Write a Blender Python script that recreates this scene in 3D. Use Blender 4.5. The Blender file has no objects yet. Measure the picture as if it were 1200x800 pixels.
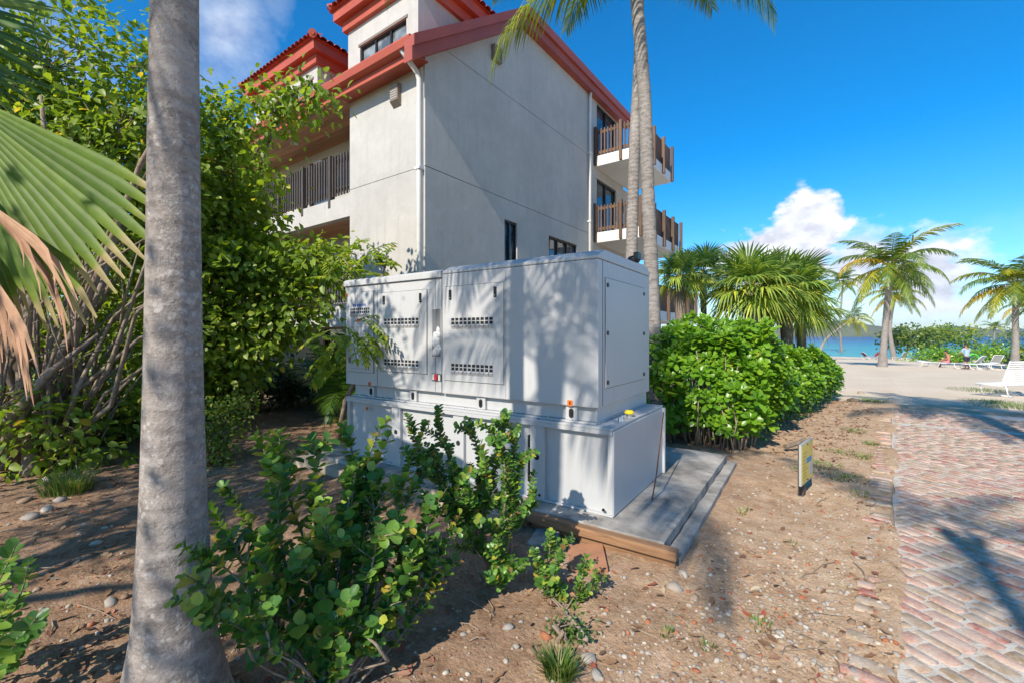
import bpy, math, random
import numpy as np
from mathutils import Vector, Matrix
R = math.radians
random.seed(11)
rng = np.random.default_rng(11)
S = bpy.context.scene
COL = S.collection

# ------------------------------------------------------------------ camera
EYE = 1.6                      # eye height over the dirt, metres
HEAD = R(34)                   # camera heading, left of +Y
cam_d = bpy.data.cameras.new('camera')
cam_d.sensor_fit = 'HORIZONTAL'; cam_d.sensor_width = 36.0
cam_d.lens = 36.0 * 520 / 1200
cam_d.shift_y = -7.0 / 1200
cam_d.clip_start = 0.05; cam_d.clip_end = 30000
cam = bpy.data.objects.new('camera', cam_d); COL.objects.link(cam)
cam.location = (0, 0, EYE); cam.rotation_euler = (R(90), 0, HEAD)
S.camera = cam

# ------------------------------------------------------------------ light
SUN_AZ = R(1.3)                # sun stands over -Y, a touch towards +X
SUN_EL = R(38)
SUN_DIR = Vector((math.sin(SUN_AZ) * math.cos(SUN_EL), -math.cos(SUN_AZ) * math.cos(SUN_EL), math.sin(SUN_EL)))
sun_d = bpy.data.lights.new('sun', 'SUN'); sun_d.energy = 4.4; sun_d.angle = R(0.55); sun_d.color = (1.0, 0.92, 0.80)
sun = bpy.data.objects.new('sun', sun_d); COL.objects.link(sun)
sun.rotation_euler = SUN_DIR.to_track_quat('Z', 'Y').to_euler()
S.view_settings.view_transform = 'Standard'
try: S.view_settings.look = 'None'
except Exception: pass
S.view_settings.exposure = 0.58
S.view_settings.gamma = 1.0
S.render.engine = 'CYCLES'
S.cycles.use_denoising = True
S.cycles.max_bounces = 8; S.cycles.transparent_max_bounces = 16
S.cycles.sample_clamp_indirect = 6

W = bpy.data.worlds.new('World'); S.world = W; W.use_nodes = True
wt = W.node_tree; wt.nodes.clear()
def wn(t, **k):
    n = wt.nodes.new(t)
    for a, b in k.items(): setattr(n, a, b)
    return n
def wm(op, a, b=None, c=None, clamp=False):
    n = wn('ShaderNodeMath', operation=op, use_clamp=clamp)
    for i, v in enumerate((a, b, c)):
        if v is None: continue
        if isinstance(v, (int, float)): n.inputs[i].default_value = v
        else: wt.links.new(v, n.inputs[i])
    return n.outputs[0]
sky = wn('ShaderNodeTexSky', sky_type='NISHITA')
sky.sun_disc = False
sky.sun_elevation = SUN_EL
sky.sun_rotation = R(180) - SUN_AZ
sky.air_density = 1.0; sky.dust_density = 0.05; sky.ozone_density = 4.0; sky.altitude = 0
hs = wn('ShaderNodeHueSaturation'); hs.inputs['Hue'].default_value = 0.497; hs.inputs['Saturation'].default_value = 1.36; hs.inputs['Value'].default_value = 1.0
tnt = wn('ShaderNodeMix', data_type='RGBA', blend_type='MULTIPLY'); tnt.inputs[0].default_value = 1.0; tnt.inputs[7].default_value = (.87, .94, 1.0, 1)
wt.links.new(sky.outputs[0], tnt.inputs[6]); wt.links.new(tnt.outputs[2], hs.inputs['Color'])
tc = wn('ShaderNodeTexCoord')
sp = wn('ShaderNodeSeparateXYZ'); wt.links.new(tc.outputs['Generated'], sp.inputs[0])
AZ = wm('MULTIPLY', wm('ARCTAN2', sp.outputs[0], sp.outputs[1]), 57.29578)
EL = wm('MULTIPLY', wm('ARCSINE', sp.outputs[2]), 57.29578)
def wnoise(scale, detail, rough, off=(0, 0, 0), st=(1, 1, 1.6)):
    mp = wn('ShaderNodeMapping'); mp.inputs['Location'].default_value = off; mp.inputs['Scale'].default_value = st
    wt.links.new(tc.outputs['Generated'], mp.inputs[0])
    n = wn('ShaderNodeTexNoise'); n.inputs['Scale'].default_value = scale; n.inputs['Detail'].default_value = detail; n.inputs['Roughness'].default_value = rough
    wt.links.new(mp.outputs[0], n.inputs['Vector']); return n.outputs['Fac']
puff = wnoise(17, 7, 0.56)
soft = wnoise(6, 6, 0.62, (3.1, 0.4, 0))
# cumulus heaps: azimuth clockwise from +Y, elevation, half widths (degrees), noise weight, edge softness
def heap(a0, e0, wa, we, nz, amt, edge, gain=1.0):
    dx = wm('DIVIDE', wm('SUBTRACT', AZ, a0), wa); dy = wm('DIVIDE', wm('SUBTRACT', EL, e0), we)
    r = wm('SQRT', wm('ADD', wm('MULTIPLY', dx, dx), wm('MULTIPLY', dy, dy)))
    b = wm('ADD', wm('SUBTRACT', 1.0, r), wm('MULTIPLY', wm('SUBTRACT', nz, 0.5), amt))
    return wm('MULTIPLY', wm('DIVIDE', b, edge, clamp=True), gain)
heaps = [heap(-.6, 10.4, 4.2, 5.0, puff, 1.5, 0.22), heap(-3.6, 7.8, 6.0, 5.0, puff, 1.6, 0.25), heap(3.4, 7.0, 5.4, 4.4, puff, 1.6, 0.6, .95),
         heap(9.4, 5.6, 4.0, 4.8, puff, 1.6, 0.4, .97), heap(6, 2.5, 16, 3.6, soft, 1.6, 1.2, .6), heap(-25, 3, 16, 5, puff, 2.0, .7, .9),
         heap(-67.5, 30, 5.5, 8, soft, 3.0, 1.5, .62), heap(-62, 35, 3, 3.5, soft, 3.0, 1.6, .45), heap(-80, 22, 8, 6, soft, 3, 1.6, .5),
         heap(22, 9, 14, 2.6, soft, 2.4, 2.2, .35),
         heap(60, 8, 18, 6, puff, 2.2, .6), heap(110, 10, 16, 7, puff, 2.2, .6), heap(160, 14, 20, 7, puff, 2.4, .8, .8), heap(-130, 10, 20, 7, puff, 2.2, .6), heap(-100, 14, 12, 8, puff, 2.4, .8, .8)]
cl = heaps[0]
for h_ in heaps[1:]: cl = wm('MAXIMUM', cl, h_)
cl = wm('MULTIPLY', cl, wm('DIVIDE', EL, 1.5, clamp=True))
shade = wnoise(17, 7, 0.56, (0.0, 0.022, -0.03))
lit = wm('ADD', 0.86, wm('MULTIPLY', wm('SUBTRACT', puff, shade), 1.1))
lit = wm('MAXIMUM', wm('MINIMUM', lit, 1.04), 0.66)
cc = wn('ShaderNodeCombineXYZ')
CLOUD = 5.9
wt.links.new(wm('MULTIPLY', lit, CLOUD * .955), cc.inputs[0]); wt.links.new(wm('MULTIPLY', lit, CLOUD * .98), cc.inputs[1]); wt.links.new(wm('MULTIPLY', wm('ADD', wm('MULTIPLY', lit, .8), .22), CLOUD), cc.inputs[2])
mx = wn('ShaderNodeMix', data_type='RGBA'); wt.links.new(cl, mx.inputs[0]); wt.links.new(hs.outputs[0], mx.inputs[6]); wt.links.new(cc.outputs[0], mx.inputs[7])
bg = wn('ShaderNodeBackground'); bg.inputs['Strength'].default_value = 0.142
wt.links.new(mx.outputs[2], bg.inputs['Color'])
wo = wn('ShaderNodeOutputWorld'); wt.links.new(bg.outputs[0], wo.inputs['Surface'])

# ------------------------------------------------------------------ helpers
FWD = (-math.sin(HEAD), math.cos(HEAD)); RGT = (math.cos(HEAD), math.sin(HEAD)); FPX = 520.0
def terr(y):
    s = np.maximum(0.0, np.asarray(y, float) - 11.0)
    return -0.025 * s * s / (s + 3.0)
def at(px, py, d):
    """surveyed point: bearing px, level py, d metres ahead of the viewpoint"""
    k = (px - 600) / FPX
    return Vector((d * (FWD[0] + k * RGT[0]), d * (FWD[1] + k * RGT[1]), EYE + (393 - py) / FPX * d))
def gp(px, py):
    d = EYE * FPX / max(6, py - 393)
    for _ in range(60):
        p = at(px, py, d); d = d * .5 + .5 * (EYE - float(terr(p.y))) * FPX / (py - 393)
    p = at(px, py, d); return Vector((p.x, p.y, float(terr(p.y))))
def onground(px, d, dz=0.0):
    p = at(px, 393, d); return Vector((p.x, p.y, float(terr(p.y)) + dz))
def _hash(ix, iy, seed):
    n = np.sin(ix * 127.1 + iy * 311.7 + seed * 74.7) * 43758.5453
    return n - np.floor(n)
def vnoise(x, y, f, seed=0):
    x = np.asarray(x, float) * f; y = np.asarray(y, float) * f
    ix = np.floor(x); iy = np.floor(y); fx = x - ix; fy = y - iy
    fx = fx * fx * (3 - 2 * fx); fy = fy * fy * (3 - 2 * fy)
    a = _hash(ix, iy, seed); b = _hash(ix + 1, iy, seed); c = _hash(ix, iy + 1, seed); d = _hash(ix + 1, iy + 1, seed)
    return (a * (1 - fx) + b * fx) * (1 - fy) + (c * (1 - fx) + d * fx) * fy
def tag(o, label=None, cat=None, group=None, kind=None):
    if label: o['label'] = label
    if cat: o['category'] = cat
    if group: o['group'] = group
    if kind: o['kind'] = kind
    return o
def empty(name, loc=(0, 0, 0), rz=0.0):
    o = bpy.data.objects.new(name, None); COL.objects.link(o); o.location = loc; o.rotation_euler = (0, 0, rz)
    o.empty_display_size = .2
    return o
def link(name, me, mat=None, parent=None, smooth=False):
    o = bpy.data.objects.new(name, me); COL.objects.link(o)
    if mat is not None and not me.materials: me.materials.append(mat)
    if parent is not None: o.parent = parent
    if smooth: me.polygons.foreach_set('use_smooth', [True] * len(me.polygons))
    return o
def np_mesh(name, V, F, rnd=None):
    """V (n,3); F (m,k) array, or list of such arrays"""
    me = bpy.data.meshes.new(name)
    Fs = F if isinstance(F, list) else [F]
    V = np.asarray(V, np.float32)
    me.vertices.add(len(V)); me.vertices.foreach_set('co', V.ravel())
    idx = np.concatenate([np.asarray(f, np.int32).ravel() for f in Fs])
    cnt = np.concatenate([np.full(len(f), np.asarray(f).shape[1], np.int32) for f in Fs])
    st = np.concatenate([[0], np.cumsum(cnt)[:-1]]).astype(np.int32)
    me.loops.add(len(idx)); me.loops.foreach_set('vertex_index', idx)
    me.polygons.add(len(cnt)); me.polygons.foreach_set('loop_start', st); me.polygons.foreach_set('loop_total', cnt)
    if rnd is not None:
        a = me.attributes.new('rnd', 'FLOAT', 'POINT'); a.data.foreach_set('value', np.asarray(rnd, np.float32))
    me.update(calc_edges=True); me.validate()
    return me
def frame_from(d):
    d = Vector(d).normalized(); u = Vector((0, 0, 1)) if abs(d.z) < .9 else Vector((1, 0, 0))
    x = d.cross(u).normalized(); y = d.cross(x).normalized(); return x, y, d
class MB:
    def __init__(s, off=(0, 0, 0)): s.v = []; s.f = []; s.off = off
    def add(s, vs, fs):
        n = len(s.v); s.v += [tuple(v) for v in vs]; s.f += [tuple(i + n for i in f) for f in fs]; return s
    def box(s, x0, x1, y0, y1, z0, z1):
        return s.add([(x0, y0, z0), (x1, y0, z0), (x1, y1, z0), (x0, y1, z0), (x0, y0, z1), (x1, y0, z1), (x1, y1, z1), (x0, y1, z1)],
                     [(0, 3, 2, 1), (4, 5, 6, 7), (0, 1, 5, 4), (1, 2, 6, 5), (2, 3, 7, 6), (3, 0, 4, 7)])
    def prism(s, poly, ax, a0, a1):
        """poly: list of 2-D points; ax: axis extruded from a0 to a1. ax x->(y,z), y->(x,z), z->(x,y)"""
        def mk(p, a): return {'x': (a, p[0], p[1]), 'y': (p[0], a, p[1]), 'z': (p[0], p[1], a)}[ax]
        n = len(poly)
        ar = sum(poly[i][0] * poly[(i + 1) % n][1] - poly[(i + 1) % n][0] * poly[i][1] for i in range(n))
        vs = [mk(p, a0) for p in poly] + [mk(p, a1) for p in poly]
        fs = [tuple(range(n - 1, -1, -1)), tuple(range(n, 2 * n))] + [(i, (i + 1) % n, n + (i + 1) % n, n + i) for i in range(n)]
        flip = (ar < 0) ^ (ax == 'y') ^ (a1 < a0)
        if flip: fs = [tuple(reversed(f)) for f in fs]
        return s.add(vs, fs)
    def tube(s, pts, rad, n=8, cap=True):
        pts = [Vector(p) for p in pts]
        if isinstance(rad, (int, float)): rad = [rad] * len(pts)
        vs = []; fs = []; x = None
        for i, p in enumerate(pts):
            d = (pts[min(i + 1, len(pts) - 1)] - pts[max(i - 1, 0)])
            if d.length < 1e-9: d = Vector((0, 0, 1))
            d.normalize()
            if x is None: x, y, _ = frame_from(d)
            else:
                x = (x - d * x.dot(d)); x = x.normalized() if x.length > 1e-6 else frame_from(d)[0]
                y = d.cross(x)
            for k in range(n):
                a = 2 * math.pi * k / n; vs.append(p + (x * math.cos(a) + y * math.sin(a)) * rad[i])
        for i in range(len(pts) - 1):
            for k in range(n): fs.append((i * n + k, i * n + (k + 1) % n, (i + 1) * n + (k + 1) % n, (i + 1) * n + k))
        if cap: fs += [tuple(range(n - 1, -1, -1)), tuple((len(pts) - 1) * n + k for k in range(n))]
        return s.add(vs, fs)
    def bar(s, a, b, w, h, up=(0, 0, 1)):
        a = Vector(a); b = Vector(b); d = (b - a).normalized(); u = Vector(up)
        x = d.cross(u).normalized() * w / 2; y = x.cross(d).normalized() * h / 2
        vs = [a - x - y, a + x - y, a + x + y, a - x + y, b - x - y, b + x - y, b + x + y, b - x + y]
        return s.add(vs, [(0, 1, 2, 3), (7, 6, 5, 4), (0, 4, 5, 1), (1, 5, 6, 2), (2, 6, 7, 3), (3, 7, 4, 0)])
    def disc(s, c, nrm, r, h, n=12):
        c = Vector(c); d = Vector(nrm).normalized(); return s.tube([c, c + d * h], r, n)
    def wall(s, axis, pos, thick, u0, u1, v0, v1, holes):
        """wall sheet with rectangular holes. axis 'x': plane x=pos facing +x, u=y v=z ; axis 'y': plane y=pos facing -y, u=x v=z"""
        us = sorted({u0, u1, *[h[0] for h in holes], *[h[1] for h in holes]}); vs_ = sorted({v0, v1, *[h[2] for h in holes], *[h[3] for h in holes]})
        def P(u, v, k):
            return (pos - k * thick, u, v) if axis == 'x' else (u, pos + k * thick, v)
        def solid(i, j):
            if not (0 <= i < len(us) - 1 and 0 <= j < len(vs_) - 1): return False
            cu = (us[i] + us[i + 1]) / 2; cv = (vs_[j] + vs_[j + 1]) / 2
            return not any(h[0] < cu < h[1] and h[2] < cv < h[3] for h in holes)
        for i in range(len(us) - 1):
            for j in range(len(vs_) - 1):
                if not solid(i, j): continue
                a, b, c, d = us[i], us[i + 1], vs_[j], vs_[j + 1]
                s.add([P(a, c, 0), P(b, c, 0), P(b, d, 0), P(a, d, 0)], [(0, 1, 2, 3)])
                s.add([P(a, c, 1), P(b, c, 1), P(b, d, 1), P(a, d, 1)], [(3, 2, 1, 0)])
                for di, dj, e in ((-1, 0, ((a, c), (a, d))), (1, 0, ((b, d), (b, c))), (0, -1, ((b, c), (a, c))), (0, 1, ((a, d), (b, d)))):
                    if not solid(i + di, j + dj):
                        (p, q), (r_, t) = e; s.add([P(p, q, 0), P(r_, t, 0), P(r_, t, 1), P(p, q, 1)], [(0, 1, 2, 3)])
        return s
    def build(s, name, mat, parent=None, smooth=False, bevel=0.0, seg=2):
        me = bpy.data.meshes.new(name); o = s.off
        me.from_pydata([(v[0] - o[0], v[1] - o[1], v[2] - o[2]) for v in s.v], [], s.f); me.update()
        ob = link(name, me, mat, parent, smooth)
        if bevel:
            m = ob.modifiers.new('bevel', 'BEVEL'); m.width = bevel; m.segments = seg; m.limit_method = 'ANGLE'; m.angle_limit = R(40)
        return ob
def copy_tree(o, parent=None):
    c = o.copy(); COL.objects.link(c)
    if parent is not None: c.parent = parent
    for ch in o.children: copy_tree(ch, c)
    return c

# ------------------------------------------------------------------ materials
def new_mat(name):
    m = bpy.data.materials.new(name); m.use_nodes = True; nt = m.node_tree; nt.nodes.clear()
    out = nt.nodes.new('ShaderNodeOutputMaterial'); p = nt.nodes.new('ShaderNodeBsdfPrincipled')
    nt.links.new(p.outputs[0], out.inputs[0]); return m, nt, p, out
def nz(nt, scale, detail=4, rough=.55, coord='Object', dist=0, stretch=None):
    tcn = nt.nodes.new('ShaderNodeTexCoord'); n = nt.nodes.new('ShaderNodeTexNoise')
    n.inputs['Scale'].default_value = scale; n.inputs['Detail'].default_value = detail; n.inputs['Roughness'].default_value = rough; n.inputs['Distortion'].default_value = dist
    src = tcn.outputs[coord]
    if coord == 'World':
        pass
    if stretch:
        mp = nt.nodes.new('ShaderNodeMapping'); mp.inputs['Scale'].default_value = stretch; nt.links.new(src, mp.inputs[0]); src = mp.outputs[0]
    nt.links.new(src, n.inputs['Vector']); return n.outputs['Fac']
def ramp(nt, fac, stops):
    r = nt.nodes.new('ShaderNodeValToRGB'); e = r.color_ramp.elements
    while len(e) > 1: e.remove(e[-1])
    e[0].position = stops[0][0]; e[0].color = (*stops[0][1], 1)
    for p, c in stops[1:]:
        k = e.new(p); k.color = (*c, 1)
    nt.links.new(fac, r.inputs[0]); return r.outputs[0]
def mixc(nt, fac, a, b, mode='MIX'):
    m = nt.nodes.new('ShaderNodeMix'); m.data_type = 'RGBA'; m.blend_type = mode
    for i, v in ((0, fac), (6, a), (7, b)):
        if isinstance(v, (int, float)): m.inputs[i].default_value = v
        elif isinstance(v, tuple): m.inputs[i].default_value = (*v, 1)
        else: nt.links.new(v, m.inputs[i])
    return m.outputs[2]
def bump(nt, p, h, strength=.3, dist=.01):
    b = nt.nodes.new('ShaderNodeBump'); b.inputs['Strength'].default_value = strength; b.inputs['Distance'].default_value = dist
    nt.links.new(h, b.inputs['Height']); nt.links.new(b.outputs[0], p.inputs['Normal'])
def mth(nt, op, a, b=None, clamp=False):
    n = nt.nodes.new('ShaderNodeMath'); n.operation = op; n.use_clamp = clamp
    for i, v in enumerate((a, b)):
        if v is None: continue
        if isinstance(v, (int, float)): n.inputs[i].default_value = v
        else: nt.links.new(v, n.inputs[i])
    return n.outputs[0]
def dull(name, col, rough=.6, scale=3.0, amt=.12, fine=60, bstr=.15, bdist=.004, metal=0.0, spec=.5, grime=None, stretch=None):
    m, nt, p, o = new_mat(name)
    a = nz(nt, scale, 5, .6, stretch=stretch); f = nz(nt, fine, 3, .6)
    lo = tuple(max(0, c * (1 - amt)) for c in col); hi = tuple(min(1, c * (1 + amt)) for c in col)
    c = ramp(nt, a, [(.3, lo), (.7, hi)])
    if grime:
        g = nz(nt, grime[1], 6, .7); c = mixc(nt, ramp(nt, g, [(.52, (0, 0, 0)), (.72, (grime[2],) * 3)]), c, grime[0])
    nt.links.new(c, p.inputs['Base Color'])
    p.inputs['Roughness'].default_value = rough; p.inputs['Metallic'].default_value = metal; p.inputs['Specular IOR Level'].default_value = spec
    rr = nt.nodes.new('ShaderNodeMapRange'); rr.inputs[3].default_value = max(.02, rough - .08); rr.inputs[4].default_value = min(1, rough + .1)
    nt.links.new(a, rr.inputs[0]); nt.links.new(rr.outputs[0], p.inputs['Roughness'])
    if bstr: bump(nt, p, f, bstr, bdist)
    return m
def leaf_mat(name, stops, rough=.4, trans=.3, tcol=None, spec=.5, tint=False, vein=0):
    """leaf colour from the per-leaf attribute rnd; light passes through the blade"""
    m, nt, p, o = new_mat(name)
    at_ = nt.nodes.new('ShaderNodeAttribute'); at_.attribute_name = 'rnd'
    c = ramp(nt, at_.outputs['Fac'], stops)
    if tint:
        oi = nt.nodes.new('ShaderNodeObjectInfo'); c = mixc(nt, 1.0, c, oi.outputs['Color'], 'MULTIPLY')
    n = nz(nt, 14, 3, .6); c = mixc(nt, .35, c, ramp(nt, n, [(.3, (.55, .55, .5)), (.7, (1.3, 1.3, 1.2))]), 'MULTIPLY')
    nt.links.new(c, p.inputs['Base Color']); p.inputs['Roughness'].default_value = rough; p.inputs['Specular IOR Level'].default_value = spec
    t = nt.nodes.new('ShaderNodeBsdfTranslucent')
    tc_ = mixc(nt, 1.0, c, tcol or (1.5, 1.45, .55), 'MULTIPLY'); nt.links.new(tc_, t.inputs['Color'])
    mxs = nt.nodes.new('ShaderNodeMixShader'); mxs.inputs[0].default_value = trans
    nt.links.new(p.outputs[0], mxs.inputs[1]); nt.links.new(t.outputs[0], mxs.inputs[2]); nt.links.new(mxs.outputs[0], o.inputs[0])
    return m
def obj_leaf_mat(name, stops, rough=.35, trans=.25):
    """the same for leaves that are objects of their own: colour from the object's random number"""
    m, nt, p, o = new_mat(name)
    oi = nt.nodes.new('ShaderNodeObjectInfo'); c = ramp(nt, oi.outputs['Random'], stops)
    nt.links.new(c, p.inputs['Base Color']); p.inputs['Roughness'].default_value = rough
    t = nt.nodes.new('ShaderNodeBsdfTranslucent'); nt.links.new(mixc(nt, 1.0, c, (1.5, 1.45, .55), 'MULTIPLY'), t.inputs['Color'])
    mxs = nt.nodes.new('ShaderNodeMixShader'); mxs.inputs[0].default_value = trans
    nt.links.new(p.outputs[0], mxs.inputs[1]); nt.links.new(t.outputs[0], mxs.inputs[2]); nt.links.new(mxs.outputs[0], o.inputs[0])
    return m
def panel_mat(name, col, rough=.42):
    """powder-coated sheet steel: slight waviness, dust"""
    m, nt, p, o = new_mat(name)
    a = nz(nt, 1.3, 5, .6); d = nz(nt, 9, 6, .7)
    c = ramp(nt, a, [(.3, tuple(v * .95 for v in col)), (.7, col)])
    c = mixc(nt, ramp(nt, d, [(.55, (0, 0, 0)), (.8, (.22,) * 3)]), c, (.48, .43, .36))
    run = nz(nt, 3.0, 5, .7, stretch=(5, 5, .35)); c = mixc(nt, ramp(nt, run, [(.55, (0, 0, 0)), (.78, (.45,) * 3)]), c, (.38, .34, .28))
    nt.links.new(c, p.inputs['Base Color']); p.inputs['Roughness'].default_value = rough
    bump(nt, p, nz(nt, 2.2, 2, .4), .12, .02)
    return m
def glass_mat(name, col=(.015, .02, .025), rough=.03):
    m, nt, p, o = new_mat(name)
    n = nz(nt, 2.5, 3, .5); nt.links.new(ramp(nt, n, [(.4, col), (.6, tuple(c * 3 + .01 for c in col))]), p.inputs['Base Color'])
    p.inputs['Roughness'].default_value = rough; p.inputs['Specular IOR Level'].default_value = .8
    bump(nt, p, nz(nt, 1.5, 2, .5), .04, .02)
    return m
def flat_mat(name, col, rough=.5, spec=.4):
    m, nt, p, o = new_mat(name)
    n = nz(nt, 25, 4, .6); nt.links.new(ramp(nt, n, [(.3, tuple(c * .88 for c in col)), (.7, col)]), p.inputs['Base Color'])
    p.inputs['Roughness'].default_value = rough; p.inputs['Specular IOR Level'].default_value = spec; return m
def wood_mat(name, c1, c2, ax=(1, 12, 12), scale=2.5, rough=.65):
    m, nt, p, o = new_mat(name)
    a = nz(nt, scale, 6, .65, stretch=ax, dist=.6); oi = nt.nodes.new('ShaderNodeObjectInfo')
    c = ramp(nt, a, [(.3, c1), (.7, c2)])
    v = nt.nodes.new('ShaderNodeMapRange'); v.inputs[3].default_value = .72; v.inputs[4].default_value = 1.2; nt.links.new(oi.outputs['Random'], v.inputs[0])
    cb = nt.nodes.new('ShaderNodeCombineXYZ')
    for i in range(3): nt.links.new(v.outputs[0], cb.inputs[i])
    c = mixc(nt, 1.0, c, cb.outputs[0], 'MULTIPLY')
    nt.links.new(c, p.inputs['Base Color']); p.inputs['Roughness'].default_value = rough; bump(nt, p, a, .3, .004); return m

def stucco_mat(name, col):
    """trowelled render: broad mottling, rain streaks, fine grain"""
    m, nt, p, o = new_mat(name)
    a = nz(nt, .55, 6, .65); b = nz(nt, 3.2, 6, .7, dist=.5); st = nz(nt, 2.0, 5, .7, stretch=(3.2, 3.2, .22)); f = nz(nt, 55, 5, .7)
    c = ramp(nt, a, [(.3, tuple(v * .86 for v in col)), (.7, tuple(v * 1.05 for v in col))])
    c = mixc(nt, .8, c, ramp(nt, b, [(.3, (.90, .895, .885)), (.7, (1.05, 1.05, 1.05))]), 'MULTIPLY')
    c = mixc(nt, ramp(nt, st, [(.52, (0, 0, 0)), (.78, (.42,) * 3)]), c, tuple(v * .62 for v in col))
    nt.links.new(c, p.inputs['Base Color']); p.inputs['Roughness'].default_value = .9; p.inputs['Specular IOR Level'].default_value = .2
    bump(nt, p, mth(nt, 'ADD', mth(nt, 'MULTIPLY', b, 1.0), mth(nt, 'MULTIPLY', f, .25)), .35, .02); return m
M = {}
M['stucco'] = stucco_mat('stucco', (.51, .487, .452))
M['stucco_dark'] = dull('stucco_joint', (.22, .21, .2), .9)
M['red'] = dull('red_trim_paint', (.44, .09, .048), .5, 1.2, .12, 40, .1, .003, grime=((.22, .05, .04), 2.0, .3))
M['red_rake'] = dull('rake_board_paint', (.36, .078, .048), .5, 1.2, .12, 40, .1, .003)
M['tile'] = dull('roof_tile_clay', (.42, .07, .04), .7, 3, .25, 60, .3, .005, grime=((.16, .05, .04), 5, .5))
M['soffit'] = wood_mat('soffit_plank', (.36, .16, .075), (.56, .28, .135), (1, 14, 14), 1.2, .5)
M['rail'] = wood_mat('railing_wood', (.075, .042, .026), (.18, .105, .064), (14, 14, 1.2), 2.5, .7)
M['rail_grey'] = wood_mat('railing_dark', (.045, .036, .032), (.10, .075, .06), (14, 14, 1.2), 2.5, .65)
M['timber'] = wood_mat('form_board', (.17, .085, .04), (.36, .20, .10), (1.2, 14, 14), 2.5, .8)
M['white'] = dull('white_paint', (.70, .68, .64), .5, 1, .06, 50, .08, .002, grime=((.4, .36, .3), 4, .25))
M['frame'] = flat_mat('dark_window_frame', (.02, .018, .017), .4)
M['glass'] = glass_mat('window_glass', (.02, .03, .04))
M['curtain'] = glass_mat('curtained_glass', (.09, .10, .10), .06)
M['bronze'] = flat_mat('bronze_fixture', (.24, .19, .15), .45)
M['panel'] = panel_mat('enclosure_paint', (.50, .497, .49))
M['tank'] = panel_mat('tank_paint', (.485, .487, .485))
M['gap'] = flat_mat('dark_gap', (.02, .02, .022), .8)
M['greypanel'] = flat_mat('recess_grey', (.16, .165, .17), .6)
M['black'] = flat_mat('black_plastic', (.012, .012, .013), .35)
M['steel'] = dull('bare_steel', (.55, .55, .55), .3, 3, .1, 60, .05, .001, metal=1.0)
M['orange'] = flat_mat('orange_sticker', (.75, .16, .02), .45)
M['redplastic'] = flat_mat('red_plastic', (.6, .03, .03), .35)
M['blue_print'] = flat_mat('blue_print', (.02, .08, .35), .4)
M['yellow'] = flat_mat('yellow_cap', (.78, .55, .02), .4)
M['bag'] = dull('plastic_wrap', (.62, .62, .62), .3, 20, .2, 40, .8, .02)
M['concrete'] = dull('concrete', (.32, .295, .262), .88, 2.6, .55, 70, .6, .008, grime=((.10, .098, .095), 3.2, .9))
M['concrete_tan'] = dull('concrete_soiled', (.38, .31, .23), .9, 3, .25, 70, .6, .008, grime=((.2, .16, .12), 3, .6))
M['rust'] = flat_mat('rusty_rod', (.12, .05, .025), .8)
M['terracotta'] = dull('old_tile', (.36, .17, .09), .85, 6, .2, 60, .4, .004)
M['white_plastic'] = dull('white_vinyl', (.78, .78, .76), .4, 3, .05, 40, .05, .001)
M['blue_towel'] = dull('blue_towel', (.04, .11, .42), .9, 20, .2, 200, .5, .004)
M['red_towel'] = dull('red_towel', (.22, .04, .035), .9, 20, .2, 200, .5, .004)
M['grey_mesh'] = dull('grey_sling', (.34, .34, .33), .8, 20, .2, 200, .5, .004)
M['green_cloth'] = dull('green_tube', (.12, .5, .05), .5, 20, .1, 100, .1, .002)
M['skin'] = dull('skin', (.36, .19, .12), .55, 8, .1, 60, .1, .001)
M['hair'] = dull('hair', (.012, .01, .008), .6, 40, .3, 120, .4, .003)
M['shirt_blue'] = dull('light_blue_shirt', (.32, .43, .60), .85, 14, .15, 100, .3, .003)
M['shorts'] = dull('dark_shorts', (.02, .025, .04), .85, 14, .2, 100, .3, .003)
M['shirt_pink'] = dull('coral_top', (.62, .20, .14), .85, 14, .15, 100, .3, .003)
M['towel_pink'] = dull('pink_shorts', (.6, .22, .22), .85, 14, .15, 100, .3, .003)
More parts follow.
